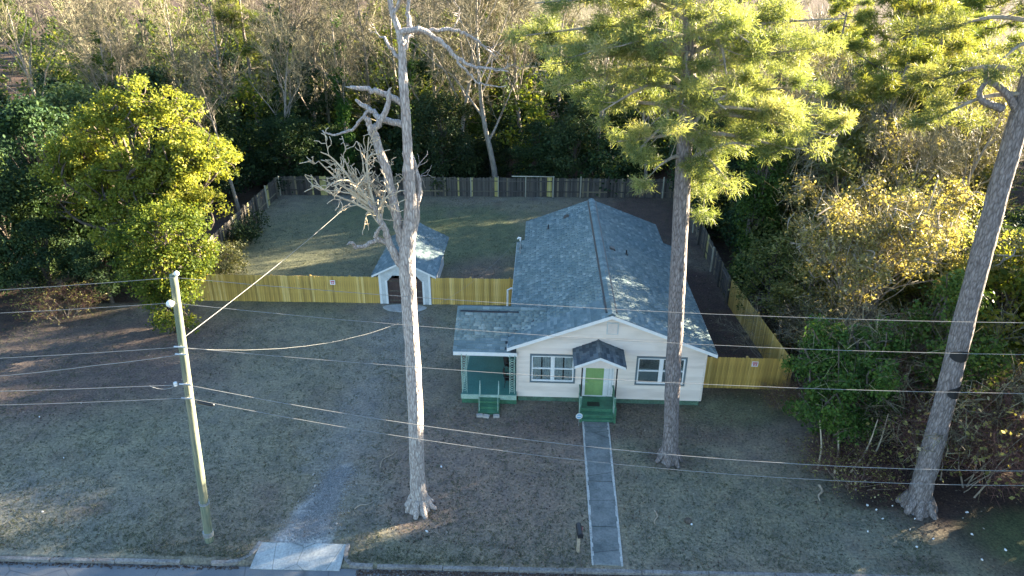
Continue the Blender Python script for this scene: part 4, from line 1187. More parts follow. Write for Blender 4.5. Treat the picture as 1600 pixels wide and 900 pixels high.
# ------------------------------------------------------------------ the live pine beside the house front
rgp = np.random.default_rng(5)
pine = empty('pine_tree'); tag(pine, 'tall living pine with yellow green crown standing before the right front window', 'tree')
tp = [(5.94, 24.77, -.1), (5.93, 24.77, .35), (5.88, 24.78, 1.5), (5.7, 24.8, 4), (5.45, 24.85, 8), (5.12, 24.9, 13.5), (4.92, 24.95, 17), (4.72, 25.05, 19.5), (4.6, 25.1, 23.0), (4.55, 25.1, 25.0)]
sp, sr = smooth_line(tp, [.5, .36, .32, .31, .31, .28, .24, .2, .12, .05], 5)
link('trunk', Geo().tube(sp, sr, 18, .1, 2).mesh('trunk', M['pine_bark'], True), None, pine)
limbs = []
def limb(z, tip, r=.09, sag=.25):
    i0 = np.argmin(abs(sp[:, 2] - z)); b = sp[i0]; t = np.array(tip, float)
    mid = (b + t) / 2 + np.array([0, 0, sag]) + rgp.normal(0, .18, 3)
    limbs.append(([b, b + (mid - b) * .5 + np.array([0, 0, .08]), mid, t], [r, r * .85, r * .6, r * .22]))
for z, tip in ((17.2, (.4, 25.2, 17.2)), (16.4, (1.2, 24.4, 16.2)), (16.0, (2.6, 26.4, 15.2)), (14.6, (2.7, 25.0, 14.0)), (14.2, (3.4, 24.2, 13.9)), (13.8, (7.0, 25.3, 12.3)), (14.0, (6.6, 24.1, 12.9)), (14.4, (7.6, 26.0, 13.6)),
               (14.8, (9.7, 25.2, 15.0)), (15.2, (8.6, 24.2, 15.2)), (15.4, (9.9, 26.4, 15.8)), (16.2, (9.4, 25.6, 17.2)), (17, (7.8, 24.4, 17.6)), (16.8, (9.8, 24.8, 18.2)), (15.6, (4.2, 23.1, 14.9)), (16.2, (5.9, 23.0, 15.6)),
               (17, (2.4, 23.6, 17.4)), (17.6, (3.6, 23.0, 17.6)), (17.4, (6.4, 23.3, 17.6)), (18.2, (1.2, 25.6, 18.8)), (18.5, (2.6, 24.2, 19.2)), (18.8, (7.6, 25.4, 19.3)), (19, (4.5, 23, 19.4)), (16, (4.2, 27.6, 15.9)), (17, (6.8, 27.8, 17.4)),
               (14.9, (1.6, 26.2, 15.6)), (19.6, (6.6, 24.2, 20.2)), (20.2, (3.0, 25.4, 20.8)), (20.8, (6.0, 26, 21.4)), (21.6, (4.0, 24.2, 22.2)), (22.5, (5.2, 25.8, 23.2)), (23.5, (4.2, 25, 24.4)), (15.0, (5.6, 24.0, 13.8)), (13.9, (4.0, 24.3, 13.2)),
               (15.8, (8.4, 27.4, 15.0)), (13.7, (6.2, 25.6, 12.0)), (14.9, (10.4, 25.0, 14.3)), (14.5, (8.9, 24.6, 13.9)), (16.8, (4.6, 23.4, 16.6)), (18, (5.4, 23.3, 18.0)), (17.3, (5.9, 23.6, 16.6)), (15.6, (4.6, 23.6, 15.6)), (18.6, (4.0, 23.6, 18.5)), (14.3, (5.6, 23.9, 14.2)), (17.6, (-.7, 25.4, 17.5)), (18.6, (-.3, 24.6, 18.6)), (16.8, (.3, 26, 16.5)), (17.2, (.9, 23.9, 17.0)), (15.8, (2.0, 24.6, 15.1))):
    limb(z, tip)
br, nd = pine_crown(rgp, limbs)
link('branches', br.mesh('branches', M['bark'], True), None, pine)
link('crown', nd.mesh('crown', M['needle']), None, pine)
# bare broken stubs
for pts in ([(5.15, 24.9, 13.3), (5.9, 24.8, 13.8), (6.7, 24.7, 14.1), (7.6, 24.6, 14.0)], [(5.1, 24.9, 14.4), (5.9, 25, 15.4), (6.5, 25.1, 15.7)]):
    q, rr_ = smooth_line(pts, list(np.linspace(.09, .03, len(pts))), 4)
    link('dead_limb', Geo().tube(q, rr_, 7, .1).mesh('dead_limb', M['dead_bark'], True), None, pine)

# ------------------------------------------------------------------ the big pine at the right edge
pr = empty('pine_tree'); tag(pr, 'thick leaning pine trunk with a dark band at the right edge of the picture', 'tree')
tp = [(15.47, 22.32, -.1), (15.45, 22.32, .4), (15.4, 22.33, 1.5), (15.25, 22.36, 5), (15.05, 22.4, 8), (14.8, 22.45, 13.2), (14.75, 22.5, 15.7), (14.7, 22.6, 19), (14.6, 22.7, 23), (14.6, 22.7, 26)]
spr, srr = smooth_line(tp, [.66, .47, .39, .37, .35, .31, .29, .24, .15, .05], 5)
link('trunk', Geo().tube(spr, srr, 20, .1, 7).mesh('trunk', M['pine_bark'], True), None, pr)
limbs = []
for z, tip in ((16.6, (12.2, 22.6, 15.4)), (17.2, (12.6, 24.0, 16.4)), (17.6, (13.0, 21.4, 17.4)), (18.2, (11.8, 23.0, 18.0)), (18.4, (16.8, 21.2, 18.2)), (17.4, (17.6, 23.4, 17.0)), (19.4, (12.2, 24.6, 19.4)), (19.8, (17.2, 24.6, 19.9)), (20.6, (13.0, 21.4, 21)), (21.4, (16, 24, 22)), (22.6, (13.8, 23, 23.4)), (24, (15, 22.4, 25)), (16.9, (14.2, 25.4, 16.0)), (18.9, (14.2, 20.6, 18.8))):
    i0 = np.argmin(abs(spr[:, 2] - z)); b = spr[i0]; t = np.array(tip); mid = (b + t) / 2 + np.array([0, 0, .3])
    limbs.append(([b, mid, t], [.09, .06, .02]))
br, nd = pine_crown(rgp, limbs)
link('branches', br.mesh('branches', M['bark'], True), None, pr)
link('crown', nd.mesh('crown', M['needle']), None, pr)
for pts in ([(14.75, 22.5, 15.6), (14.2, 22.4, 16.2), (13.7, 22.35, 16.55), (13.35, 22.35, 16.72), (13.25, 22.4, 17.1)], [(14.1, 22.4, 15.85), (13.8, 22.4, 15.95), (13.4, 22.38, 16.1), (13.25, 22.36, 16.4), (13.4, 22.35, 16.7)]):
    q, rr_ = smooth_line(pts, list(np.linspace(.13, .06, len(pts))), 4)
    link('dead_limb', Geo().tube(q, rr_, 8, .1).mesh('dead_limb', M['pine_bark'], True), None, pr)
def dark_patch(z0, z1, a0, a1):
    """black patch wrapped part way round the trunk"""
    m = MB(); n = 12
    for k in range(n + 1):
        a = a0 + (a1 - a0) * k / n; w = math.sin(math.pi * (k + .6) / (n + 1.2)) ** .5
        for z in ((z0 + z1) / 2 - (z1 - z0) / 2 * w, (z0 + z1) / 2 + (z1 - z0) / 2 * w):
            i0 = np.argmin(abs(spr[:, 2] - z)); t = 0
            cx = np.interp(z, spr[:, 2], spr[:, 0]); cy = np.interp(z, spr[:, 2], spr[:, 1]); r_ = np.interp(z, spr[:, 2], srr) * 1.07
            m.v.append((cx + r_ * math.cos(a), cy + r_ * math.sin(a), z))
    m.f = [(2 * k, 2 * k + 2, 2 * k + 3, 2 * k + 1) for k in range(n)]
    m.build('dark_patch', M['black'], pr, True)
dark_patch(7.0, 7.45, R(-150), R(-25)); dark_patch(5.45, 5.95, R(-120), R(-5))

def roots(parent, x, y, r, mat, seed):
    rg = np.random.default_rng(seed)
    for k in range(7):
        a = 6.28 * k / 7 + rg.uniform(-.3, .3); c, s_ = math.cos(a), math.sin(a); L = r * rg.uniform(1.2, 1.6)
        q, rr_ = smooth_line([(x + c * r * .55, y + s_ * r * .55, .62), (x + c * r * .95, y + s_ * r * .95, .24), (x + c * L, y + s_ * L, -.03)], [r * .34, r * .32, r * .2], 4)
        link('root', Geo().tube(q, rr_, 7, .15, k).mesh('root', mat, True), None, parent)
roots(dead, -4.53, 21.3, .42, M['dead_bark'], 1); roots(pine, 5.93, 24.77, .42, M['pine_bark'], 2); roots(pr, 15.46, 22.32, .55, M['pine_bark'], 3)

# ------------------------------------------------------------------ the gold evergreen on the left
def blob_tree(name, label, seed, spec, mat, per, size, base, bark_m='bark_dark', stemr=.22, shell=.55, cr=(.42, .95), ns=3, twigs=0, lsh=.4):
    """spec: lobes (x, y, z, rx, ry, rz); clumps are spread over every lobe's outer half"""
    rg = np.random.default_rng(seed)
    C = []; Rr = []
    for (x, y, z, a, b, c, n) in spec:
        d = rg.normal(0, 1, (n, 3)); d /= np.linalg.norm(d, axis=1)[:, None]
        q = np.array([x, y, z]) + d * np.array([a, b, c]) * (shell + (1 - shell) * rg.random((n, 1)) ** .6)
        C.append(q); Rr.append(rg.uniform(*cr, n))
    C = np.vstack(C); Rr = np.concatenate(Rr)
    k = C[:, 2] > .3
    C = C[k]; Rr = Rr[k]
    root = empty(name, base); tag(root, label, 'tree' if 'tree' in name else 'shrub')
    B = np.array(base)
    t = Geo()
    for (x, y, z, a, b, c, n) in spec:
        e = np.array([x, y, z]) - B
        for s in range(ns):
            q, rr_ = smooth_line([rg.normal(0, .25, 3) * np.array([1, 1, 0]) + np.array([0, 0, -.1]), e * np.array([.25, .25, .5]) + rg.normal(0, .3, 3), e * np.array([.8, .8, .85]) + rg.normal(0, .4, 3), e + rg.normal(0, .5, 3) + np.array([0, 0, c * .5])], [stemr, stemr * .7, stemr * .4, .03], 4)
            t.tube(q, rr_, 7, cap=False)
    for c in C[::3]:
        l = min(spec, key=lambda s: (s[0] - c[0]) ** 2 + (s[1] - c[1]) ** 2 + (s[2] - c[2]) ** 2)
        e = np.array(l[:3]) + rg.normal(0, .3, 3)
        q, rr_ = smooth_line([e - B, (e + c) / 2 - B + rg.normal(0, .2, 3), c - B], [.05, .035, .012], 3)
        t.tube(q, rr_, 4, cap=False)
    link('trunk', t.mesh('trunk', M[bark_m], True), None, root)
    link('crown', Geo().add(*leaves(rg, C - B, Rr, per, size, lsh, .35)).mesh('crown', M[mat]), None, root)
    if twigs:
        ii = rg.integers(0, len(C), twigs); d = rg.normal(0, 1, (twigs, 3)) + np.array([0, 0, .5]); d /= np.linalg.norm(d, axis=1)[:, None]
        V, F = strips(C[ii] - B + rg.normal(0, .3, (twigs, 3)), d, rg.uniform(.3, 1.2, twigs), np.full(twigs, .011), rg)
        tw = link('twigs', Geo().add(V, F, rg.uniform(.1, 1, twigs)).mesh('twigs', M['twig']), None, root); tw['kind'] = 'stuff'
    return root
rl = np.random.default_rng(211)
lobes = []
for (cx, cy, cz, a, b, c, n) in ((-23.6, 41.2, 8.6, 4.2, 3.2, 4.2, 26), (-20.4, 40.6, 7.2, 2.4, 2.6, 3.0, 11), (-27.6, 41.2, 6.6, 2.8, 2.6, 3.0, 11), (-23.8, 39.4, 5.6, 3.4, 2.2, 2.4, 11)):
    for k in range(n):
        d = rl.normal(0, 1, 3); d[1] = -abs(d[1]) if rl.random() < .7 else d[1]; d = unit(d)
        if d[2] < -.55: d[2] *= -1
        r_ = rl.uniform(.9, 1.55)
        lobes.append((cx + d[0] * a * .85, cy + d[1] * b * .85, max(2.2, cz + d[2] * c * .85), r_, r_, r_ * .8, int(11 * r_ * r_)))
blob_tree('evergreen_tree', 'big round golden green evergreen tree at the left of the lawn', 21, lobes, 'leaf_gold', 78, .175, (-24.2, 40.8, 0), shell=.8, cr=(.32, .62), ns=1)
blob_tree('evergreen_shrub', 'tall green shrub draped with vines left of the new fence and behind the utility pole', 22,
          [(-20.6, 35.6, 5.9, 1.9, 1.7, 1.6, 34), (-21.3, 35.2, 4.0, 2.1, 1.6, 1.9, 36), (-20.6, 34.8, 1.6, 1.6, 1.4, 1.4, 24), (-22.9, 36.2, 4.8, 1.6, 1.5, 1.7, 20), (-19.4, 35.9, 4.6, 1.2, 1.3, 1.4, 14)],
          'leaf_vine', 170, .16, (-21.0, 35.2, 0), stemr=.07)
blob_tree('evergreen_shrub', 'grey green bush against the inside of the left yard fence', 23, [(-21.4, 42.6, 1.1, 1.3, 1.6, 1.0, 20), (-21.9, 44.6, .9, .9, 1.4, .8, 12)], 'leaf_olive', 130, .15, (-21.5, 43, 0), stemr=.04)
blob_tree('evergreen_shrub', 'low dark bush against the left yard fence nearer the back corner', 24, [(-21.9, 48.3, 1.0, .9, 1.6, .9, 14), (-22.0, 51.2, .8, .8, 1.2, .8, 8)], 'leaf_dark', 130, .15, (-22, 49, 0), stemr=.04)

# ------------------------------------------------------------------ the thicket on the right
rl = np.random.default_rng(311)
lobes = []
for k in range(30):
    x = rl.uniform(11.7, 15.4); y = rl.uniform(24.6, 27.4); z = rl.uniform(1.4, 4.9) - abs(x - 13.4) * .35 + (y - 25) * .3
    r_ = rl.uniform(.5, 1.05); lobes.append((x, y, max(1.0, z), r_, r_, r_ * .85, int(13 * r_ * r_)))
shrub = blob_tree('evergreen_shrub', 'dark green spreading shrub at the lawn edge left of the thick leaning pine', 31, lobes, 'leaf_mid', 105, .15, (13.3, 25.6, 0), stemr=.045, shell=.5, cr=(.28, .62), ns=1, twigs=700)
for a, b in (((12.3, 24.5), (11.9, 24.6)), ((13.6, 24.3), (14.3, 24.6)), ((14.2, 24.4), (14.9, 25.0)), ((12.9, 24.2), (12.7, 24.8))):
    q, rr_ = smooth_line([(a[0], a[1], -.05), ((a[0] + b[0]) / 2 + .15, (a[1] + b[1]) / 2, 1.1), (b[0], b[1], 2.6)], [.05, .04, .02], 5)
    link('stem', Geo().tube(q - np.array([13.3, 25.6, 0]), rr_, 6).mesh('stem', M['pale_sunlit'], True), None, shrub)
blob_tree('evergreen_shrub', 'green leafy shrub just right of the thick leaning pine trunk', 32,
          [(17.6, 25.6, 4.6, 1.4, 1.4, 1.6, 24), (17.4, 27.2, 6.4, 1.4, 1.5, 1.6, 22)], 'leaf_mid', 150, .17, (17.4, 26.2, 0), stemr=.06)
rl = np.random.default_rng(331)
lobes = []
for k in range(52):
    x = rl.uniform(13.4, 21.0); y = rl.uniform(30.0, 38.5)
    z = rl.uniform(4.6, 8.0) + 1.1 * math.sin((y - 30) / 8.5 * math.pi) + .5 * math.sin(x * 1.9) - max(0, 15 - x) * .6
    r_ = rl.uniform(.6, 1.4); lobes.append((x, y, z, r_, r_, r_ * .8, int(11 * r_ * r_)))
blob_tree('brush_tree', 'sunlit mass of yellow brown brush right of the side fence', 33, lobes, 'leaf_brush', 46, .15, (16.8, 33.5, 0), 'bark', .05, .35, (.3, .7), 1, 4200, .1)
blob_tree('brush_tree', 'olive grey vine tangle below the yellow brush beside the fence corner', 34,
          [(14.6, 28.8, 3.4, 1.6, 1.6, 1.6, 26), (16.4, 28.6, 4.0, 1.9, 1.5, 1.6, 30), (14.2, 31.2, 3.6, 1.2, 1.6, 1.6, 20)], 'leaf_olive', 42, .14, (15.2, 29, 0), 'bark', .05, .4, (.4, .9), 3, 1500, .1)
blob_tree('ivy_tree', 'dark green ivy covered tree rising behind the right side fence', 35,
          [(13.9, 43.5, 8.0, 1.5, 1.6, 2.4, 34), (13.8, 42.8, 4.8, 1.3, 1.4, 2.2, 28), (13.7, 42.0, 2.0, 1.0, 1.2, 1.6, 16), (14.6, 44.5, 10.2, 1.3, 1.3, 1.2, 14)], 'ivy', 180, .18, (13.9, 43.2, 0), stemr=.14)

# ------------------------------------------------------------------ the wood: a few grown plants, set out one by one
KIND = {
    'B': [make_bare(41, 15, ivy=0), make_bare(42, 15, dense=1.2, spread=1.15, fork=.25), make_bare(43, 15, dense=1.1, fork=.45, lean=.12), make_bare(44, 15, dense=1.3, spread=.9, fork=.3), make_bare(45, 15, 'twig', 1.2, 1.1, .2)],
    'I': [make_bare(46, 16, ivy=60, fork=.4), make_bare(47, 16, ivy=80, fork=.45, spread=.85)],
    'E': [make_ever(51, 9, 3.0), make_ever(52, 9, 2.6, n=52), make_ever(53, 9, 3.4, n=70)],
    'M': [make_ever(54, 8, 2.6, 'leaf_mid', 44, 150, .24, .08), make_ever(55, 8, 2.9, 'leaf_gold', 48, 150, .24, .08)],
    'O': [make_ever(56, 10, 2.6, 'leaf_olive2', 56, 105, .22, .15, (.5, 1.15)), make_ever(57, 10, 2.9, 'leaf_olive2', 62, 100, .22, .12, (.5, 1.2))],
    'T': [make_thicket(61, 5, 2.6, None, 0, 26), make_thicket(62, 5, 2.4, 'leaf_olive', 5, 30)],
    'R': [make_thicket(63, 4.5, 2.2, None, 0, 30, 'twig_red', bark_m='bark_dark'), make_thicket(64, 4.5, 2.0, 'leaf_brush', 2, 28, 'twig_red')],
    'P': [make_pine(71, 20, .48), make_pine(72, 20, .42, 4.6, 30)],
}
KH = {'B': 15.5, 'I': 16.5, 'E': 9.6, 'M': 8.5, 'O': 10.6, 'T': 5.6, 'R': 5.0, 'P': 20.6}
KN = {'B': ('bare_tree', 'tree', 'bare trees round the yard'), 'I': ('ivy_tree', 'tree', 'ivy clad trees behind the yard'), 'E': ('evergreen_tree', 'tree', 'dark evergreens round the yard'), 'M': ('green_bush', 'bush', 'green bushes in the wood'),
      'O': ('vine_tree', 'tree', 'olive green trees on the right'),
      'T': ('thicket', 'thicket', 'twiggy thickets at the yard edges'), 'R': ('thicket', 'thicket', 'red brown thickets on the right'), 'P': ('pine_tree', 'tree', 'pines behind the yard')}
WOOD = [
    ('E', -32.9, 44, 11.9, 'dark evergreen tree at the left edge behind the golden tree'),
    ('E', -33.5, 40, 9.9, 'dark evergreen cut by the left edge of the picture beside the lawn'),
    ('E', -34.4, 50, 12.4, 'dark evergreen crown rising just behind the left shoulder of the golden tree'),
    ('E', -30.4, 38.5, 5.6, 'dark low evergreen under the trees at far left'),
    ('E', -26.6, 38.2, 4.6, 'shaded dark bush between the golden tree and the lawn at left'),
    ('R', -28.6, 36.6, 2.6, 'dark bare stems at the lawn edge at far left'),
    ('B', -46.9, 66, 17.7, 'large pale bare tree in the top left corner'),
    ('B', -44.3, 70, 17.1, 'broad fuzzy bare tree second from the top left corner'),
    ('B', -37.7, 66, 15.2, 'sunlit bare tree above the golden tree'),
    ('B', -40.7, 80, 17.3, 'bare tree behind the gap right of the golden tree top'),
    ('E', -33.4, 60, 11.4, 'dark evergreen peeping over the top of the golden tree'),
    ('E', -28.9, 58, 10.0, 'dark evergreen tree between the golden tree and the left yard corner'),
    ('B', -24.7, 54, 11.9, 'low pale branched bare tree right of the golden tree'),
    ('I', -27.2, 70, 19.3, 'tall ivy clad tree with bright green sleeve near the top left'),
    ('B', -33.0, 74, 17.0, 'bare tree between the tall ivy tree and the golden tree'),
    ('B', -23.2, 63, 14.0, 'grey bare tree behind the left back corner of the yard'),
    ('B', -24.6, 74, 17.6, 'bare tree right of the tall bright ivy tree'),
    ('E', -22.9, 62, 7.4, 'dark shrubby evergreen behind the left back fence corner'),
    ('I', -18.1, 64.5, 16.5, 'ivy wrapped tree behind the back fence left of the dead tree'),
    ('B', -17.6, 72, 17.7, 'tall bare tree just left of the dead tree top'),
    ('E', -20.3, 66, 5.2, 'dark evergreen behind the fence left of the dead tree brush'),
    ('E', -15.0, 62.5, 4.6, 'low dark evergreen behind the back fence behind the dead tree'),
    ('B', -15.6, 78, 18.7, 'bare tree directly behind the dead tree top'),
    ('E', -9.1, 63, 9.5, 'rounded dark evergreen behind the back fence right of the dead tree'),
    ('B', -10.4, 67, 18.4, 'bare tree above the rounded dark evergreen'),
    ('B', -7.6, 64.5, 19.5, 'slim bare tree right of the rounded dark evergreen'),
    ('B', -4.1, 62.8, 20.4, 'straight tall trunk behind the back fence above the fresh board'),
    ('I', -6.4, 70, 18.9, 'ivy flecked tree between the slim bare tree and the straight tall trunk'),
    ('B', -1.9, 74, 19.9, 'bare tree left of the live pine crown'),
    ('E', -4.8, 66, 4.5, 'dark undergrowth evergreen at the foot of the straight tall trunk'),
    ('E', -0.3, 64, 6.2, 'dark evergreen behind the fence left of the live pine'),
    ('E', 3.2, 62.6, 8.5, 'tall dark evergreen behind the fence above the house ridge'),
    ('B', 1.8, 78, 18.8, 'bare tree half hidden behind the left of the live pine crown'),
    ('B', 5.3, 68, 17.5, 'bare tree hidden behind the middle of the live pine crown'),
    ('E', 8.6, 66, 5.0, 'dark evergreen behind the live pine lower branches'),
    ('B', 9.9, 64, 13.2, 'thin bare tree behind the pine trunk at the back fence'),
    ('E', 13.6, 56, 10.5, 'dark evergreen behind the right back corner of the yard'),
    ('E', 14.4, 50, 8.6, 'dark shaded evergreen along the weathered right fence'),
    ('B', 17.3, 66, 14.1, 'grey bare brush tree in the gap right of the live pine trunk'),
    ('B', 18.4, 60, 13.7, 'grey bare brush tree between the two bright pine boughs'),
    ('B', 16.9, 80, 18.8, 'bare tree behind the right side of the live pine crown'),
    ('O', 16.6, 46, 10.2, 'olive tree above the yellow brush at the end of the pine boughs'),
    ('B', 20.5, 52, 11.6, 'olive bare tree left of the dark trunked pine'),
    ('P', 22.8, 48, 19.5, 'dark trunked pine standing behind the brush at upper right'),
    ('P', 29.6, 75, 16.8, 'far pine in the gap near the top right'),
    ('B', 20.7, 44, 10.7, 'pale twiggy tree under the dark trunked pine'),
    ('B', 22.3, 40, 10.7, 'pale twiggy tree left of the thick leaning pine trunk top'),
    ('E', 20.0, 47, 5.2, 'shaded dark evergreen filling in behind the yellow brush'),
    ('O', 20.4, 38.5, 8.6, 'olive bush at the right shoulder of the yellow brush'),
    ('M', 23.0, 31.5, 9.0, 'bright green bush right of the thick leaning pine trunk'),
    ('B', 26.2, 44, 13.4, 'bare tree behind the top of the thick leaning pine'),
    ('P', 31.9, 56, 19.4, 'pine with golden crown in the top right corner'),
    ('T', 18.5, 27, 7.6, 'red brown twig thicket right of the thick leaning pine'),
    ('R', 18.2, 24.5, 5.7, 'low red brown thicket at the right edge below the green bush'),
    ('R', 18.1, 27, 5.5, 'red brown thicket tucked behind the thick leaning pine trunk'),
    ('R', 12.3, 29, 1.3, 'brown twigs between the fence corner and the dark shrub'),
    ('T', 14.2, 33, 3.9, 'bare twiggy bush beside the right fence corner'),
    ('R', 13.4, 24, 1.9, 'bare stems at the foot of the dark shrub by the lawn'),
    ('M', -20.2, 80, 9.4, 'yellow green understory bush lit behind the ivy wrapped tree'),
    ('M', -14.2, 84, 8.2, 'yellow green bush lit left of the clearing'),
    ('M', -9.1, 76, 7.8, 'yellow green bush in front of the clearing'),
    ('M', -5.5, 80, 8.2, 'yellow green bush lit right of the clearing'),
    ('M', -42.8, 72, 10.5, 'green bush glowing behind the golden tree top'),
    ('M', -30.0, 84, 10.5, 'yellow green bush lit behind the left back corner'),
    ('O', 17.8, 41.5, 10.0, 'olive green tree rising directly behind the yellow brush'),
    ('O', 20.8, 44.0, 12.0, 'airy olive tree behind and right of the yellow brush'),
    ('O', 24.4, 46.5, 13.0, 'tall airy olive tree under the dark trunked pine'),
    ('E', 16.0, 46.5, 9.4, 'dark green tree just right of the ivy covered tree'),
    ('O', 18.6, 50.5, 11.0, 'green tree further back right of the ivy covered tree'),
    ('O', 22.0, 53.5, 11.0, 'olive tree far back behind the right wood'),
    ('O', 16.5, 56.5, 11.5, 'tall olive tree behind the right back corner of the yard'),
    ('O', 28.0, 48.0, 13.0, 'tall olive tree below the golden crowned pine at top right'),
    ('I', 19.5, 58.0, 15.0, 'ivy clad tree showing between the two bright pine boughs'),
    ('I', -3.0, 76.0, 18.0, 'ivy clad tree just left of the live pine crown'),
    ('I', -38.5, 62.0, 15.0, 'ivy clad tree just behind the golden tree top'),
    ('I', -14.0, 70.0, 16.0, 'ivy clad tree behind the dead tree trunk'),
    ('P', -31.0, 76.0, 18.0, 'green pine among the bare trees at upper left'),
    ('O', 30.5, 51.0, 15.0, 'tallest olive tree near the right edge behind the dark trunked pine'),
    ('P', 26.5, 50.5, 17.5, 'pine standing just right of the dark trunked pine'),
    ('O', 13.8, 38.2, 6.0, 'olive vine bush against the outside of the new right side fence'),
    ('O', 14.6, 34.5, 5.4, 'olive bush filling the gap between fence corner and yellow brush'),
    ('O', 22.5, 36.0, 8.0, 'olive tree right of the yellow brush behind the leaning pine trunk'),
    ('O', 26.0, 40.5, 7.6, 'olive bush at the right edge behind the leaning pine trunk'),
    ('E', -52.0, 63.0, 9.5, 'dark evergreen at the left edge under the pale corner tree'),
    ('E', -47.0, 57.0, 9.0, 'dark evergreen near the left edge above the dark lawn trees'),
    ('E', 25.2, 35.4, 7.4, 'dark evergreen added unseen past the right edge beside the yellow brush to shade the lawn'),  # unseen pair added to keep low sun off the lawn
    ('E', 28.6, 38.2, 8.2, 'dark evergreen added unseen past the right edge behind the olive bush to shade the lawn'),
]
rw = random.Random(9)
for k, (kind, x, y, h, label) in enumerate(WOOD):
    nm, cat, grp = KN[kind]
    s = h / KH[kind]
    v = KIND[kind][k % len(KIND[kind])]
    wide = 1.0 if kind in 'BIP' else min(1.6, max(1.0, 1.0 / s) ** .6)
    plant(nm, v, (x, y, 0), rw.uniform(0, 6.28), (s * wide, s * wide, s), label, cat, grp)

def wood_mass(name, label, seed, spots, green, size=.6, per=34, mat=None):
    """a stretch of wood that reads as one mass: one mesh"""
    rg = np.random.default_rng(seed); g = Geo()
    for (x, y, h) in spots:
        if green:
            n = 34; C = []; Rr = []
            for k in range(n):
                t = rg.random(); w = h * .32 * math.sin(math.pi * min(1, .2 + .8 * t)) ** .6 * rg.uniform(.3, 1); a = rg.uniform(0, 6.28)
                C.append((x + w * math.cos(a), y + w * math.sin(a), .6 + (h - 1) * t)); Rr.append(rg.uniform(.8, 1.5))
            g.add(*leaves(rg, C, Rr, per, size, .3))
        else:
            S = [dict(seg=6, wander=.07, up=.02, taper=.8, kids=10, ang=(.4, .9)), dict(seg=4, wander=.15, up=.1, taper=.8, kids=7, ang=(.4, .9), len=h * .38, rad=.5), dict(seg=3, wander=.2, up=.06, taper=.7, kids=0, ang=(.3, 1), len=h * .18, rad=.5)]
            S[0]['from'] = .28; S[1]['from'] = .2; S[2]['from'] = 0
            out = []; grow(rg, (x, y, -.2), (rg.normal(0, .05), rg.normal(0, .05), 1), h * .9, h * .014, 0, S, out)
            B = []; D = []
            for lvl, P, rad in out:
                g.tube(P, np.maximum(rad, .02), 5 if lvl == 0 else 3, cap=False)
                if lvl == 2:
                    for q in range(6):
                        B.append(P[rg.integers(1, len(P))]); D.append(unit(rg.normal(0, .6, 3) + unit(P[-1] - P[0]) + np.array([0, 0, .2])))
            V, F = strips(np.array(B), np.array(D), rg.uniform(.5, 1.6, len(B)), np.full(len(B), .02), rg)
            g.add(V, F, np.clip(rg.uniform(.15, .8, len(B)) + rg.normal(0, .22), 0, 1))
    o = link(name, g.mesh(name, M[mat or ('leaf_olive' if green == 2 else ('leaf_mid' if green else 'twig'))]))
    return tag(o, label, None, None, 'stuff')
def scatter(seed, n, x0, x1, y0, y1, h0, h1, ok=lambda x, y: True):
    rg = random.Random(seed); o = []
    for _ in range(n * 30):
        x, y = rg.uniform(x0, x1), rg.uniform(y0, y1)
        if ok(x, y) and all((x - a) ** 2 + (y - b) ** 2 > 9 for a, b, _h in o): o.append((x, y, rg.uniform(h0, h1)))
        if len(o) >= n: break
    return o
clear = lambda x, y: not (100 < y < 150 and abs(x + 8 + (y - 110) * .05) < 10) and not (x > 18 and abs(x - .43 * y) < 6 and y > 95)
wood_mass('far_wood', 'hazy mass of bare brown trees far behind the yard', 81, scatter(1, 42, -110, 85, 84, 165, 11, 16, clear), 0)
wood_mass('far_wood', 'green evergreens scattered through the far bare wood', 82, scatter(2, 70, -110, 90, 84, 170, 7, 13.5, clear), 1)
yard = lambda x, y: not (-24.5 < x < 12.9 and y < 61.3 + .03 * x)
inside = lambda x, y: x < .60 * y
wood_mass('understory', 'dark evergreen understory filling the wood behind the back fence', 85, scatter(5, 40, -50, 16, 61.5, 80, 3.0, 6.5, yard), 1, .3, 62, 'leaf_dark')
wood_mass('understory', 'lit yellow green understory deeper in the wood behind the yard', 86, scatter(6, 34, -62, 40, 78, 100, 4, 8, yard), 1, .4, 48, 'leaf_mid')
wood_mass('bare_wood', 'close stand of bare grey brown trees behind the back fence', 87, scatter(7, 38, -60, 36, 68, 100, 10, 16, yard), 0)
wood_mass('evergreen_wood', 'dark evergreens standing among the bare trees behind the yard', 91, scatter(12, 44, -62, 40, 67, 98, 6, 12, yard), 1, .4, 50, 'leaf_dark')
wood_mass('evergreen_wood', 'lighter green vine covered trees among the bare trees behind the yard', 92, scatter(13, 52, -66, 40, 66, 104, 7, 14, yard), 1, .38, 50, 'leaf_vine')
wood_mass('right_brush', 'olive brown brush filling the wood behind the right side fence', 88, scatter(8, 46, 14.5, 36, 38, 74, 3.5, 8.5, lambda x, y: yard(x, y) and x < .64 * y + 1), 2, .28, 64, 'leaf_olive2')
wood_mass('right_brush', 'bare twiggy trees filling the wood behind the right side fence', 89, scatter(10, 30, 14.5, 38, 40, 74, 7, 12, lambda x, y: yard(x, y) and x < .64 * y + 1), 0)
wood_mass('left_brush', 'dark shaded evergreen brush under the trees at the left edge', 90, scatter(11, 40, -64, -25.5, 37, 76, 3, 8.5, yard), 1, .32, 56, 'leaf_dark')
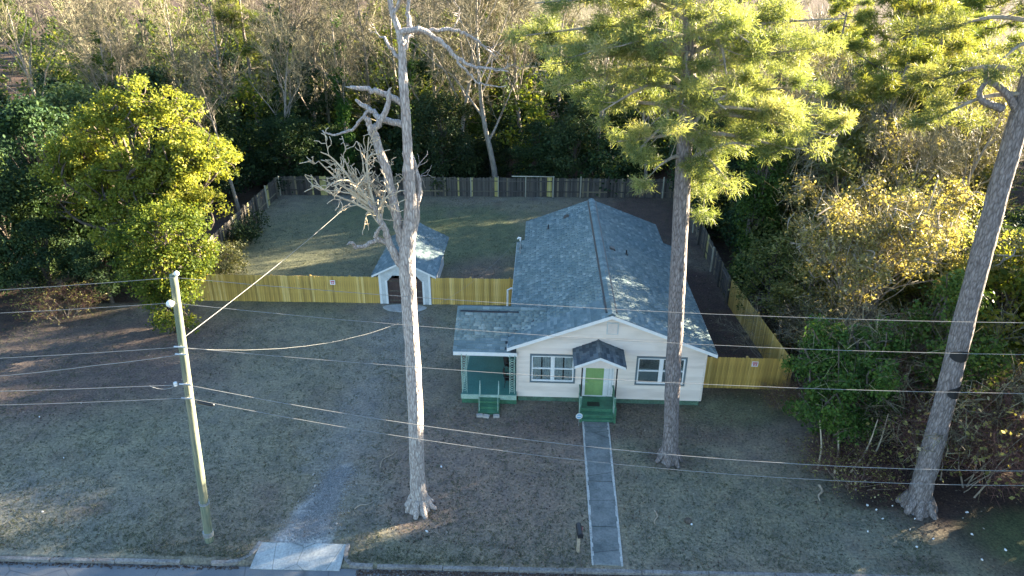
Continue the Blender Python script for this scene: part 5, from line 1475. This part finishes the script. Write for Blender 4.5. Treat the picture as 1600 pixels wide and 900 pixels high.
# the wood goes on unseen past the right edge, shaped to shade the yard
lane = lambda x, y: abs((y - 22.5) - (x - 17.5) * math.tan(SUN_AZ)) * math.cos(SUN_AZ) > 1.7  # gap kept in the unseen wood for a sun streak at lower right
belt = lambda x, y: abs((y - 33.0) - (x - 16.5) * math.tan(SUN_AZ)) * math.cos(SUN_AZ) > 5.2  # gap kept in the unseen wood so low sun reaches the yellow brush
off = lambda x, y: x > .66 * y + 4.5 and x > 22 and lane(x, y) and belt(x, y)
wood_mass('right_shade_wood', 'unseen evergreen wood past the right edge, shaped to shade the yard', 83, scatter(3, 90, 20, 85, 14, 80, 10, 15.5, off), 2, .8, 20)
wood_mass('right_shade_wood', 'unseen low scrub past the right edge, added to block low sun', 93, scatter(14, 40, 23, 60, 24, 60, 5, 7.6, lambda x, y: x > .66 * y + 4 and not belt(x, y)), 2, .7, 24)
wood_mass('right_shade_wood', 'unseen bare trees past the right edge, part of the shading wood', 84, scatter(4, 26, 22, 85, 16, 80, 10, 15, off), 0)

# ------------------------------------------------------------------ utility pole and cables
pole = empty('utility_pole', (0, 0, 0)); tag(pole, 'weathered greenish wooden utility pole leaning beside the driveway apron', 'utility pole')
def pole_mat():
    m, nt, bs = new_mat('pole_wood')
    n = tex(nt, 'noise', 1, 5, 'Object', (14, 14, .8))
    c = ramp(nt, n, [(.3, (.08, .10, .08)), (.5, (.15, .17, .125)), (.7, (.26, .24, .17))])
    w = tex(nt, 'noise', .6, 3)
    c = mixc(nt, .5, c, ramp(nt, w, [(.4, (.75, .95, .8)), (.6, (1.1, 1.0, .85))]), 'MULTIPLY')
    nt.links.new(c, bs.inputs['Base Color']); bs.inputs['Roughness'].default_value = .85; bump(nt, bs, n, .5, .02)
    return m
M['pole'] = pole_mat()
sp, sr = smooth_line([(-12.17, 19.22, -.2), (-11.98, 19.22, 2.2), (-11.72, 19.23, 5.5), (-11.44, 19.23, 8.7), (-11.23, 19.23, 11.1)], [.165, .155, .14, .128, .115], 4)
link('pole_shaft', Geo().tube(sp, sr, 14, .05, 1).mesh('pole_shaft', M['pole'], True), None, pole)
def pole_x(z): return -12.17 + (z + .0) * .0848
MB().tube([(pole_x(11.05), 19.23, 11.0), (pole_x(11.05) + .1, 19.2, 11.12)], .03, 8).ball((pole_x(11.05) + .13, 19.2, 11.16), .085, 8, 6).build('insulator', M['ceramic'], pole, True)
MB().tube([(pole_x(10.2), 19.2, 10.22), (pole_x(10.2) - .06, 19.02, 10.22)], .03, 8).ball((pole_x(10.2) - .09, 18.98, 10.22), .12, 10, 6).build('insulator', M['ceramic'], pole, True)
for zz in (8.62, 8.34, 7.18, 6.62):
    MB().tube([(pole_x(zz) - .2, 19.06, zz), (pole_x(zz) + .2, 19.06, zz)], .03, 6).tube([(pole_x(zz), 19.06, zz), (pole_x(zz), 19.2, zz)], .025, 6).build('cable_clamp', M['galv'], pole)
MB().tube([(pole_x(7.2) - .3, 19.0, 7.16), (pole_x(7.2) - .3, 19.0, 7.28)], .06, 8).build('insulator', M['ceramic'], pole)
MB().tube([(pole_x(1.9), 19.22, 1.85), (pole_x(1.95), 19.22, 1.95)], .182, 14).build('steel_band', M['galv'], pole)
MB().tube([(pole_x(.4), 19.22, .3), (pole_x(.5), 19.22, .5)], .19, 14).build('steel_band', M['galv'], pole)
def sag_line(a, b, sag, n=40, wob=0.0, seed=0):
    rg = random.Random(seed); a, b = Vector(a), Vector(b); o = []
    for k in range(n + 1):
        t = k / n; p = a.lerp(b, t); p.z -= 4 * sag * t * (1 - t)
        if wob and 0 < k < n: p.z += rg.uniform(-wob, wob)
        o.append(tuple(p))
    return o
def cable(label, z, sr_, sl_, rad=.014, dx=0.0, right=True, left=True, wob=.004, seed=0):
    x = pole_x(z) + dx; o = []
    if left: o += sag_line((-60, 18.25, z + .2), (x, 19.04, z), sl_, 50, wob, seed)
    if right:
        q = sag_line((x, 19.04, z), (41.5, 20.2, z), sr_, 70, wob, seed + 1)
        o += q[1:] if left else q
    c = MB().tube(o, rad, 5).build('overhead_cable', M['wire'], None, True)
    return tag(c, label, 'cable', 'overhead cables along the street')
cable('topmost overhead cable, fixed to the pole top insulator', 11.1, 1.17, 1.35, .008, .12, seed=1)
cable('second overhead cable from the top, on the side insulator', 10.22, 1.42, 1.2, .008, -.05, seed=2)
cable('third overhead cable from the top, at the middle of the pole', 8.62, 1.28, 1.3, .0095, seed=3)
cable('thick overhead cable on the left of the pole only, just under the third cable', 8.34, 0, 2.2, .011, right=False, wob=.012, seed=4)
cable('overhead cable second from the bottom with a kink near the pole', 7.18, 3.02, .95, .012, seed=5)
cable('lowest overhead cable, with a black splice case beside the pole', 6.64, 3.12, 1.0, .0105, seed=6)
sx = pole_x(6.6)
tag(MB().tube([(sx + .28, 19.05, 6.5), (sx + .34, 19.05, 6.49), (sx + .82, 19.06, 6.38), (sx + .88, 19.06, 6.37)], [.02, .06, .06, .02], 8).build('splice_case', M['black'], None, True), 'black splice case hanging on the lowest cable right of the pole', 'splice case')
rod('service_cable', sag_line((pole_x(8.4), 19.3, 8.42), (-1.22, 39.45, 4.32), 2.3, 40, .01, 7), .0045, M['wire'], 'sagging service cable from the pole to the mast on the house', 'cable')
rod('guy_cable', sag_line((pole_x(8.8), 19.3, 8.8), (-12.98, 63.5, 2.99), .5, 40), .010, M['wire'], 'straight cable running from the pole back over the new fence and yard', 'cable')
lp = sag_line((pole_x(7.15) - .25, 19.0, 7.2), (pole_x(7.15) - 1.2, 19.0, 7.12), .16, 12)
rod('cable_loop', lp, .012, M['wire'], 'small slack cable loop left of the pole', 'cable')
for px, py, lab in ((-60, 18.3, 'wooden utility pole further left along the street, outside the picture'), (41.5, 20.25, 'wooden utility pole further right along the street, outside the picture')):
    e = empty('utility_pole', (px, py, 0)); tag(e, lab, 'utility pole', 'poles along the street')
    link('pole_shaft', Geo().tube([(0, 0, -.2), (0, 0, 6), (0, 0, 11.4)], [.18, .15, .12], 10).mesh('pole_shaft', M['pole'], True), None, e)

# ------------------------------------------------------------------ small things
mb = empty('mailbox', (1.73, 19.34, 0), .1); tag(mb, 'black mailbox on a wooden post beside the front walk', 'mailbox')
MB().box(-.05, .05, -.05, .05, 0, .98).build('post', M['stick'], mb)
arch = [(-.1, 0, 0)] + [(-.1 * math.cos(math.pi * k / 8), 0, .12 + .1 * math.sin(math.pi * k / 8)) for k in range(9)] + [(.1, 0, 0)]
MB().prism([(a, -.32, 1.0 + c) for a, b, c in arch][::-1], (0, .56, 0)).build('box', M['black'], mb)
MB().box(-.09, .09, -.345, -.322, 1.01, 1.2).build('door', M['black'], mb)
MB().box(.102, .11, -.05, .0, 1.08, 1.22).build('flag', M['red_ink'], mb)
ys_ = empty('yard_sign', (2.08, 27.0, 0), .15); tag(ys_, 'small pale blue security sign on a stake beside the front steps', 'sign')
MB().tube([(0, 0, 0), (0, 0, .45)], .012, 6).build('stake', M['galv'], ys_)
oc = [(.17 * math.cos(R(22.5 + 45 * k)), -.012, .55 + .17 * math.sin(R(22.5 + 45 * k))) for k in range(8)]
MB().prism(oc, (0, .02, 0)).build('panel', M['ceramic'], ys_)
MB().prism([(a * .72, -.0135, .55 + (c - .55) * .72) for a, b, c in oc], (0, .001, 0)).build('emblem', M['blue_ink'], ys_)
MB().box(-.09, .09, -.0155, -.0138, .515, .585).build('lettering', M['ceramic'], ys_)
for x, y, z, rz, lab in ((-12.66, 38.765, 1.48, .02, 'small white and red warning sign on the fence left of the shed'), (10.96, 30.478, 1.5, 0, 'small white and red warning sign on the short right front fence')):
    s = empty('warning_sign', (x, y, z), rz); tag(s, lab, 'sign')
    MB().box(-.16, .16, -.008, 0, -.15, .15).build('panel', M['sign'], s)
    MB().box(-.12, .12, -.0105, -.0082, .03, .1).build('lettering', M['red_ink'], s)
    MB().box(-.09, -.01, -.0105, -.0082, -.09, .0).build('lettering', M['red_ink'], s); MB().box(.03, .1, -.0105, -.0082, -.09, .0).build('lettering', M['red_ink'], s)
tag(MB().box(2.52, 3.12, 28.0, 28.36, .422, .437).build('doormat', M['black'], None, bevel=.005), 'black doormat on the green stoop', 'doormat')
def chair(x, y, rz, lab):
    c = empty('patio_chair', (x, y, .563), rz); tag(c, lab, 'chair', 'chairs on the side porch')
    MB().box(-.23, .23, -.23, .22, .42, .455).build('seat', M['black'], c, bevel=.01)
    MB().prism([(-.22, .2, .46), (.22, .2, .46), (.2, .3, .95), (-.2, .3, .95)], (0, .025, 0)).build('backrest', M['black'], c)
    for sx in (-1, 1):
        MB().tube([(sx * .21, -.2, 0), (sx * .21, -.2, .62)], .014, 6).build('leg', M['iron'], c)
        MB().tube([(sx * .21, .22, 0), (sx * .21, .2, .62)], .014, 6).build('leg', M['iron'], c)
        MB().tube([(sx * .23, -.22, .63), (sx * .23, .24, .63)], .02, 6).build('armrest', M['black'], c)
chair(-1.3, 30.6, 1.2, 'black patio chair at the rear of the side porch')
chair(-1.28, 29.35, 1.5, 'black patio chair at the front of the side porch by the wall')
for k, (x, y, rz, lab) in enumerate(((-2.62, 27.5, .1, 'leftmost concrete block at the foot of the porch steps'), (-2.3, 27.46, -.2, 'middle concrete block at the foot of the porch steps'), (-1.82, 27.5, .05, 'rightmost concrete block at the foot of the porch steps'))):
    b = MB().box(-.15, .15, -.1, .1, 0, .11).build('concrete_block', M['block'], None, bevel=.01); b.location = (x, y, 0); b.rotation_euler = (0, 0, rz)
    tag(b, lab, 'block', 'blocks below the porch steps')
rs = random.Random(15)
def stick(a, b, r, lab):
    a, b = Vector((*a, r * .8)), Vector((*b, r * .8)); d = b - a; n = Vector((-d.y, d.x, 0)) * .12
    pts, rr_ = smooth_line([a, a.lerp(b, .35) + n, a.lerp(b, .7) - n * .4, b], [r, r, r * .8, r * .4], 3)
    rod('fallen_stick', pts, list(rr_), M['stick'], lab, 'stick', 'fallen sticks on the lawn')
stick((-6.6, 23.6), (-6.1, 25.0), .02, 'long thin stick on the lawn just left of the dead tree')
stick((-7.1, 21.1), (-6.45, 21.55), .025, 'stick lying left of the base of the dead tree')
stick((-6.3, 22.5), (-5.95, 23.2), .015, 'short stick nearest the dead tree trunk on its left')
stick((4.87, 21.6), (4.8, 20.75), .03, 'pale stick on the lawn right of the front walk')
stick((11.96, 23.4), (11.68, 22.45), .05, 'pale straight stick at the edge of the right thicket')
stick((-20.6, 36.2), (-19.6, 36.0), .02, 'stick on the ground below the new fence at left')
def scrap(x, y, s, lab, grp, mat='litter'):
    m = MB(); n = 7
    top = [(s * math.cos(6.28 * k / n) * rs.uniform(.6, 1.1), s * .6 * math.sin(6.28 * k / n) * rs.uniform(.6, 1.1), rs.uniform(.01, .05)) for k in range(n)]
    m.v = top + [(a * .8, b * .8, 0) for a, b, c in top] + [(0, 0, .07), (0, 0, 0)]
    m.f = [(k, (k + 1) % n, 2 * n) for k in range(n)] + [(n + k, n + (k + 1) % n, (k + 1) % n, k) for k in range(n)] + [(n + (k + 1) % n, n + k, 2 * n + 1) for k in range(n)]
    o = m.build('litter_scrap', M[mat]); o.location = (x, y, .004); o.rotation_euler = (0, 0, rs.uniform(0, 6))
    tag(o, lab, 'litter', grp)
for x, y in ((13.51, 22.3), (13.77, 22.06), (14.51, 22.31), (13.81, 21.57), (15.08, 21.63), (12.95, 20.86), (14.63, 21.04), (14.47, 20.16), (17.34, 22.09), (16.59, 19.64), (17.73, 20.16), (13.4, 23.19), (15.3, 20.6), (16.9, 20.9)):
    scrap(x, y, rs.uniform(.04, .085), 'small white scrap of litter on the ground near the thick leaning pine', 'litter near the leaning pine')
for x, y in ((-23.5, 26.41), (-20.54, 23.58), (-19.38, 20.38), (-22.2, 27.6)):
    scrap(x, y, .05, 'tiny white scrap on the lawn left of the utility pole', 'scraps on the left lawn')
for x, y in ((-9.32, 23.04), (-9.06, 22.35), (-7.6, 20.3)):
    scrap(x, y, .09, 'small pale stone on the edge of the gravel drive', 'stones by the gravel drive', 'block')
scrap(-3.96, 23.79, .07, 'white scrap on the lawn right of the dead tree, towards the house', None)
scrap(-4.03, 20.06, .07, 'white scrap on the lawn right of the dead tree, towards the street', None)
scrap(6.22, 20.92, .08, 'white tip of the dark clod on the right lawn', None)
cl = MB().ball((0, 0, .06), .16, 9, 6, .7).build('dirt_clod', M['bark_dark'], None, True); cl.location = (6.1, 21.06, 0); tag(cl, 'dark clod on the lawn right of the front walk', 'clod')

# ------------------------------------------------------------------ grass, fallen leaves, gravel
rg = np.random.default_rng(77)
def on_lawn(x, y):
    k = (y > ky(x) + .14)
    k &= ~((x > -1.0) & (x < 8.1) & (y > 28.85) & (y < 44.5)) & ~((x > -3.65) & (x < 0) & (y > 28.45) & (y < 33.2)) & ~((x > 2.1) & (x < 3.85) & (y > 27.2) & (y < 29))
    k &= ~((x > 2.2) & (x < 3.55) & (y < 27.4)) & ~((x > -10.35) & (x < -6.75) & (y < 19.4)) & ~((x > -9.85) & (x < -6.55) & (y > 37.85) & (y < 45.1))
    return k
def seg_np(x, y): return np.hypot(x + 8.65 - .1 * (y - 19.5), 0) < (1.15 - .13 * (y - 19.5))
N = 66000
X = rg.uniform(-32, 15, N); Yv = 18.5 + 42 * rg.random(N) ** 1.7
dens = np.array([nz(a, b, .45, 2.0) for a, b in zip(X, Yv)])
k = on_lawn(X, Yv) & ~(seg_np(X, Yv) & (Yv < 25)) & (rg.random(N) < .7 + dens)
X, Yv = X[k], Yv[k]; n = len(X)
per = 3; idx = np.repeat(np.arange(n), per)
B = np.stack([X[idx] + rg.normal(0, .05, n * per), Yv[idx] + rg.normal(0, .05, n * per), np.zeros(n * per)], -1)
D = rg.normal(0, .8, (n * per, 3)); D[:, 2] = rg.uniform(.35, 1.0, n * per); D /= np.linalg.norm(D, axis=1)[:, None]
V, F = strips(B, D, rg.uniform(.04, .12, n * per), np.full(n * per, .010), rg)
gt = np.clip(.4 + .5 * dens[k][idx] + rg.normal(0, .22, n)[idx] + rg.normal(0, .12, n * per), 0, 1)
tag(link('grass', np_mesh('grass', V, F, gt, M['grass'])), 'short dull winter grass of the lawn', None, None, 'stuff')
N = 34000
X = rg.uniform(-34, 26, N); Yv = 18.0 + 46 * rg.random(N) ** 1.4
w = np.array([max(blob(a, b, -.8, 23.6, 5.2, 4.0) * .8, blob(a, b, 5, 27.4, 8, 1.5), blob(a, b, -24, 32, 9, 5.5), blob(a, b, 10.2, 37, 2.6, 9), blob(a, b, 15, 24, 4, 4), blob(a, b, -4.5, 21.2, 2.0, 1.5), blob(a, b, 5.95, 24.7, 1.9, 1.4), .18) for a, b in zip(X, Yv)])
k = (on_lawn(X, Yv) | ((np.abs(Yv - ky(X) + .12) < .3) & ((X > -5) | (X < -11)))) & (rg.random(N) < w)
X, Yv, w = X[k], Yv[k], w[k]
# leaves washed along the gutter
gxx = rg.uniform(-6.3, 22, 6500); X = np.append(X, gxx); Yv = np.append(Yv, ky(gxx) - .08 - np.abs(rg.normal(0, .2, 6500)))
gxx = rg.uniform(-30, -10.6, 900); X = np.append(X, gxx); Yv = np.append(Yv, ky(gxx) - .08 - np.abs(rg.normal(0, .08, 900)))
n = len(X); Z = np.where(Yv < ky(X) - .05, -.1, .015)
V, F, t_ = leaves(rg, np.stack([X, Yv, Z], -1), np.full(n, .015), 2, .08, .2, 2.0, (1, 1, .3), .1)
tag(link('fallen_leaves', np_mesh('fallen_leaves', V, F, np.clip(t_ + rg.normal(0, .15, len(t_)), 0, 1), M['straw'])), 'brown fallen leaves and pine straw over the yard and gutter', None, None, 'stuff')
N = 9000
t = .72 * rg.random(N) ** 1.1; X = -8.65 + .55 * t + rg.normal(0, 1, N) * (.5 - .33 * t); Yv = 19.45 + 5.7 * t + rg.normal(0, .15, N)
V, F, t_ = leaves(rg, np.stack([X, Yv, np.full(N, .012)], -1), np.full(N, .012), 3, .045, .3, 1.0)
tag(link('gravel', np_mesh('gravel', V, F, t_, M['gravel'])), 'pale gravel strewn over the old driveway strip', None, None, 'stuff')
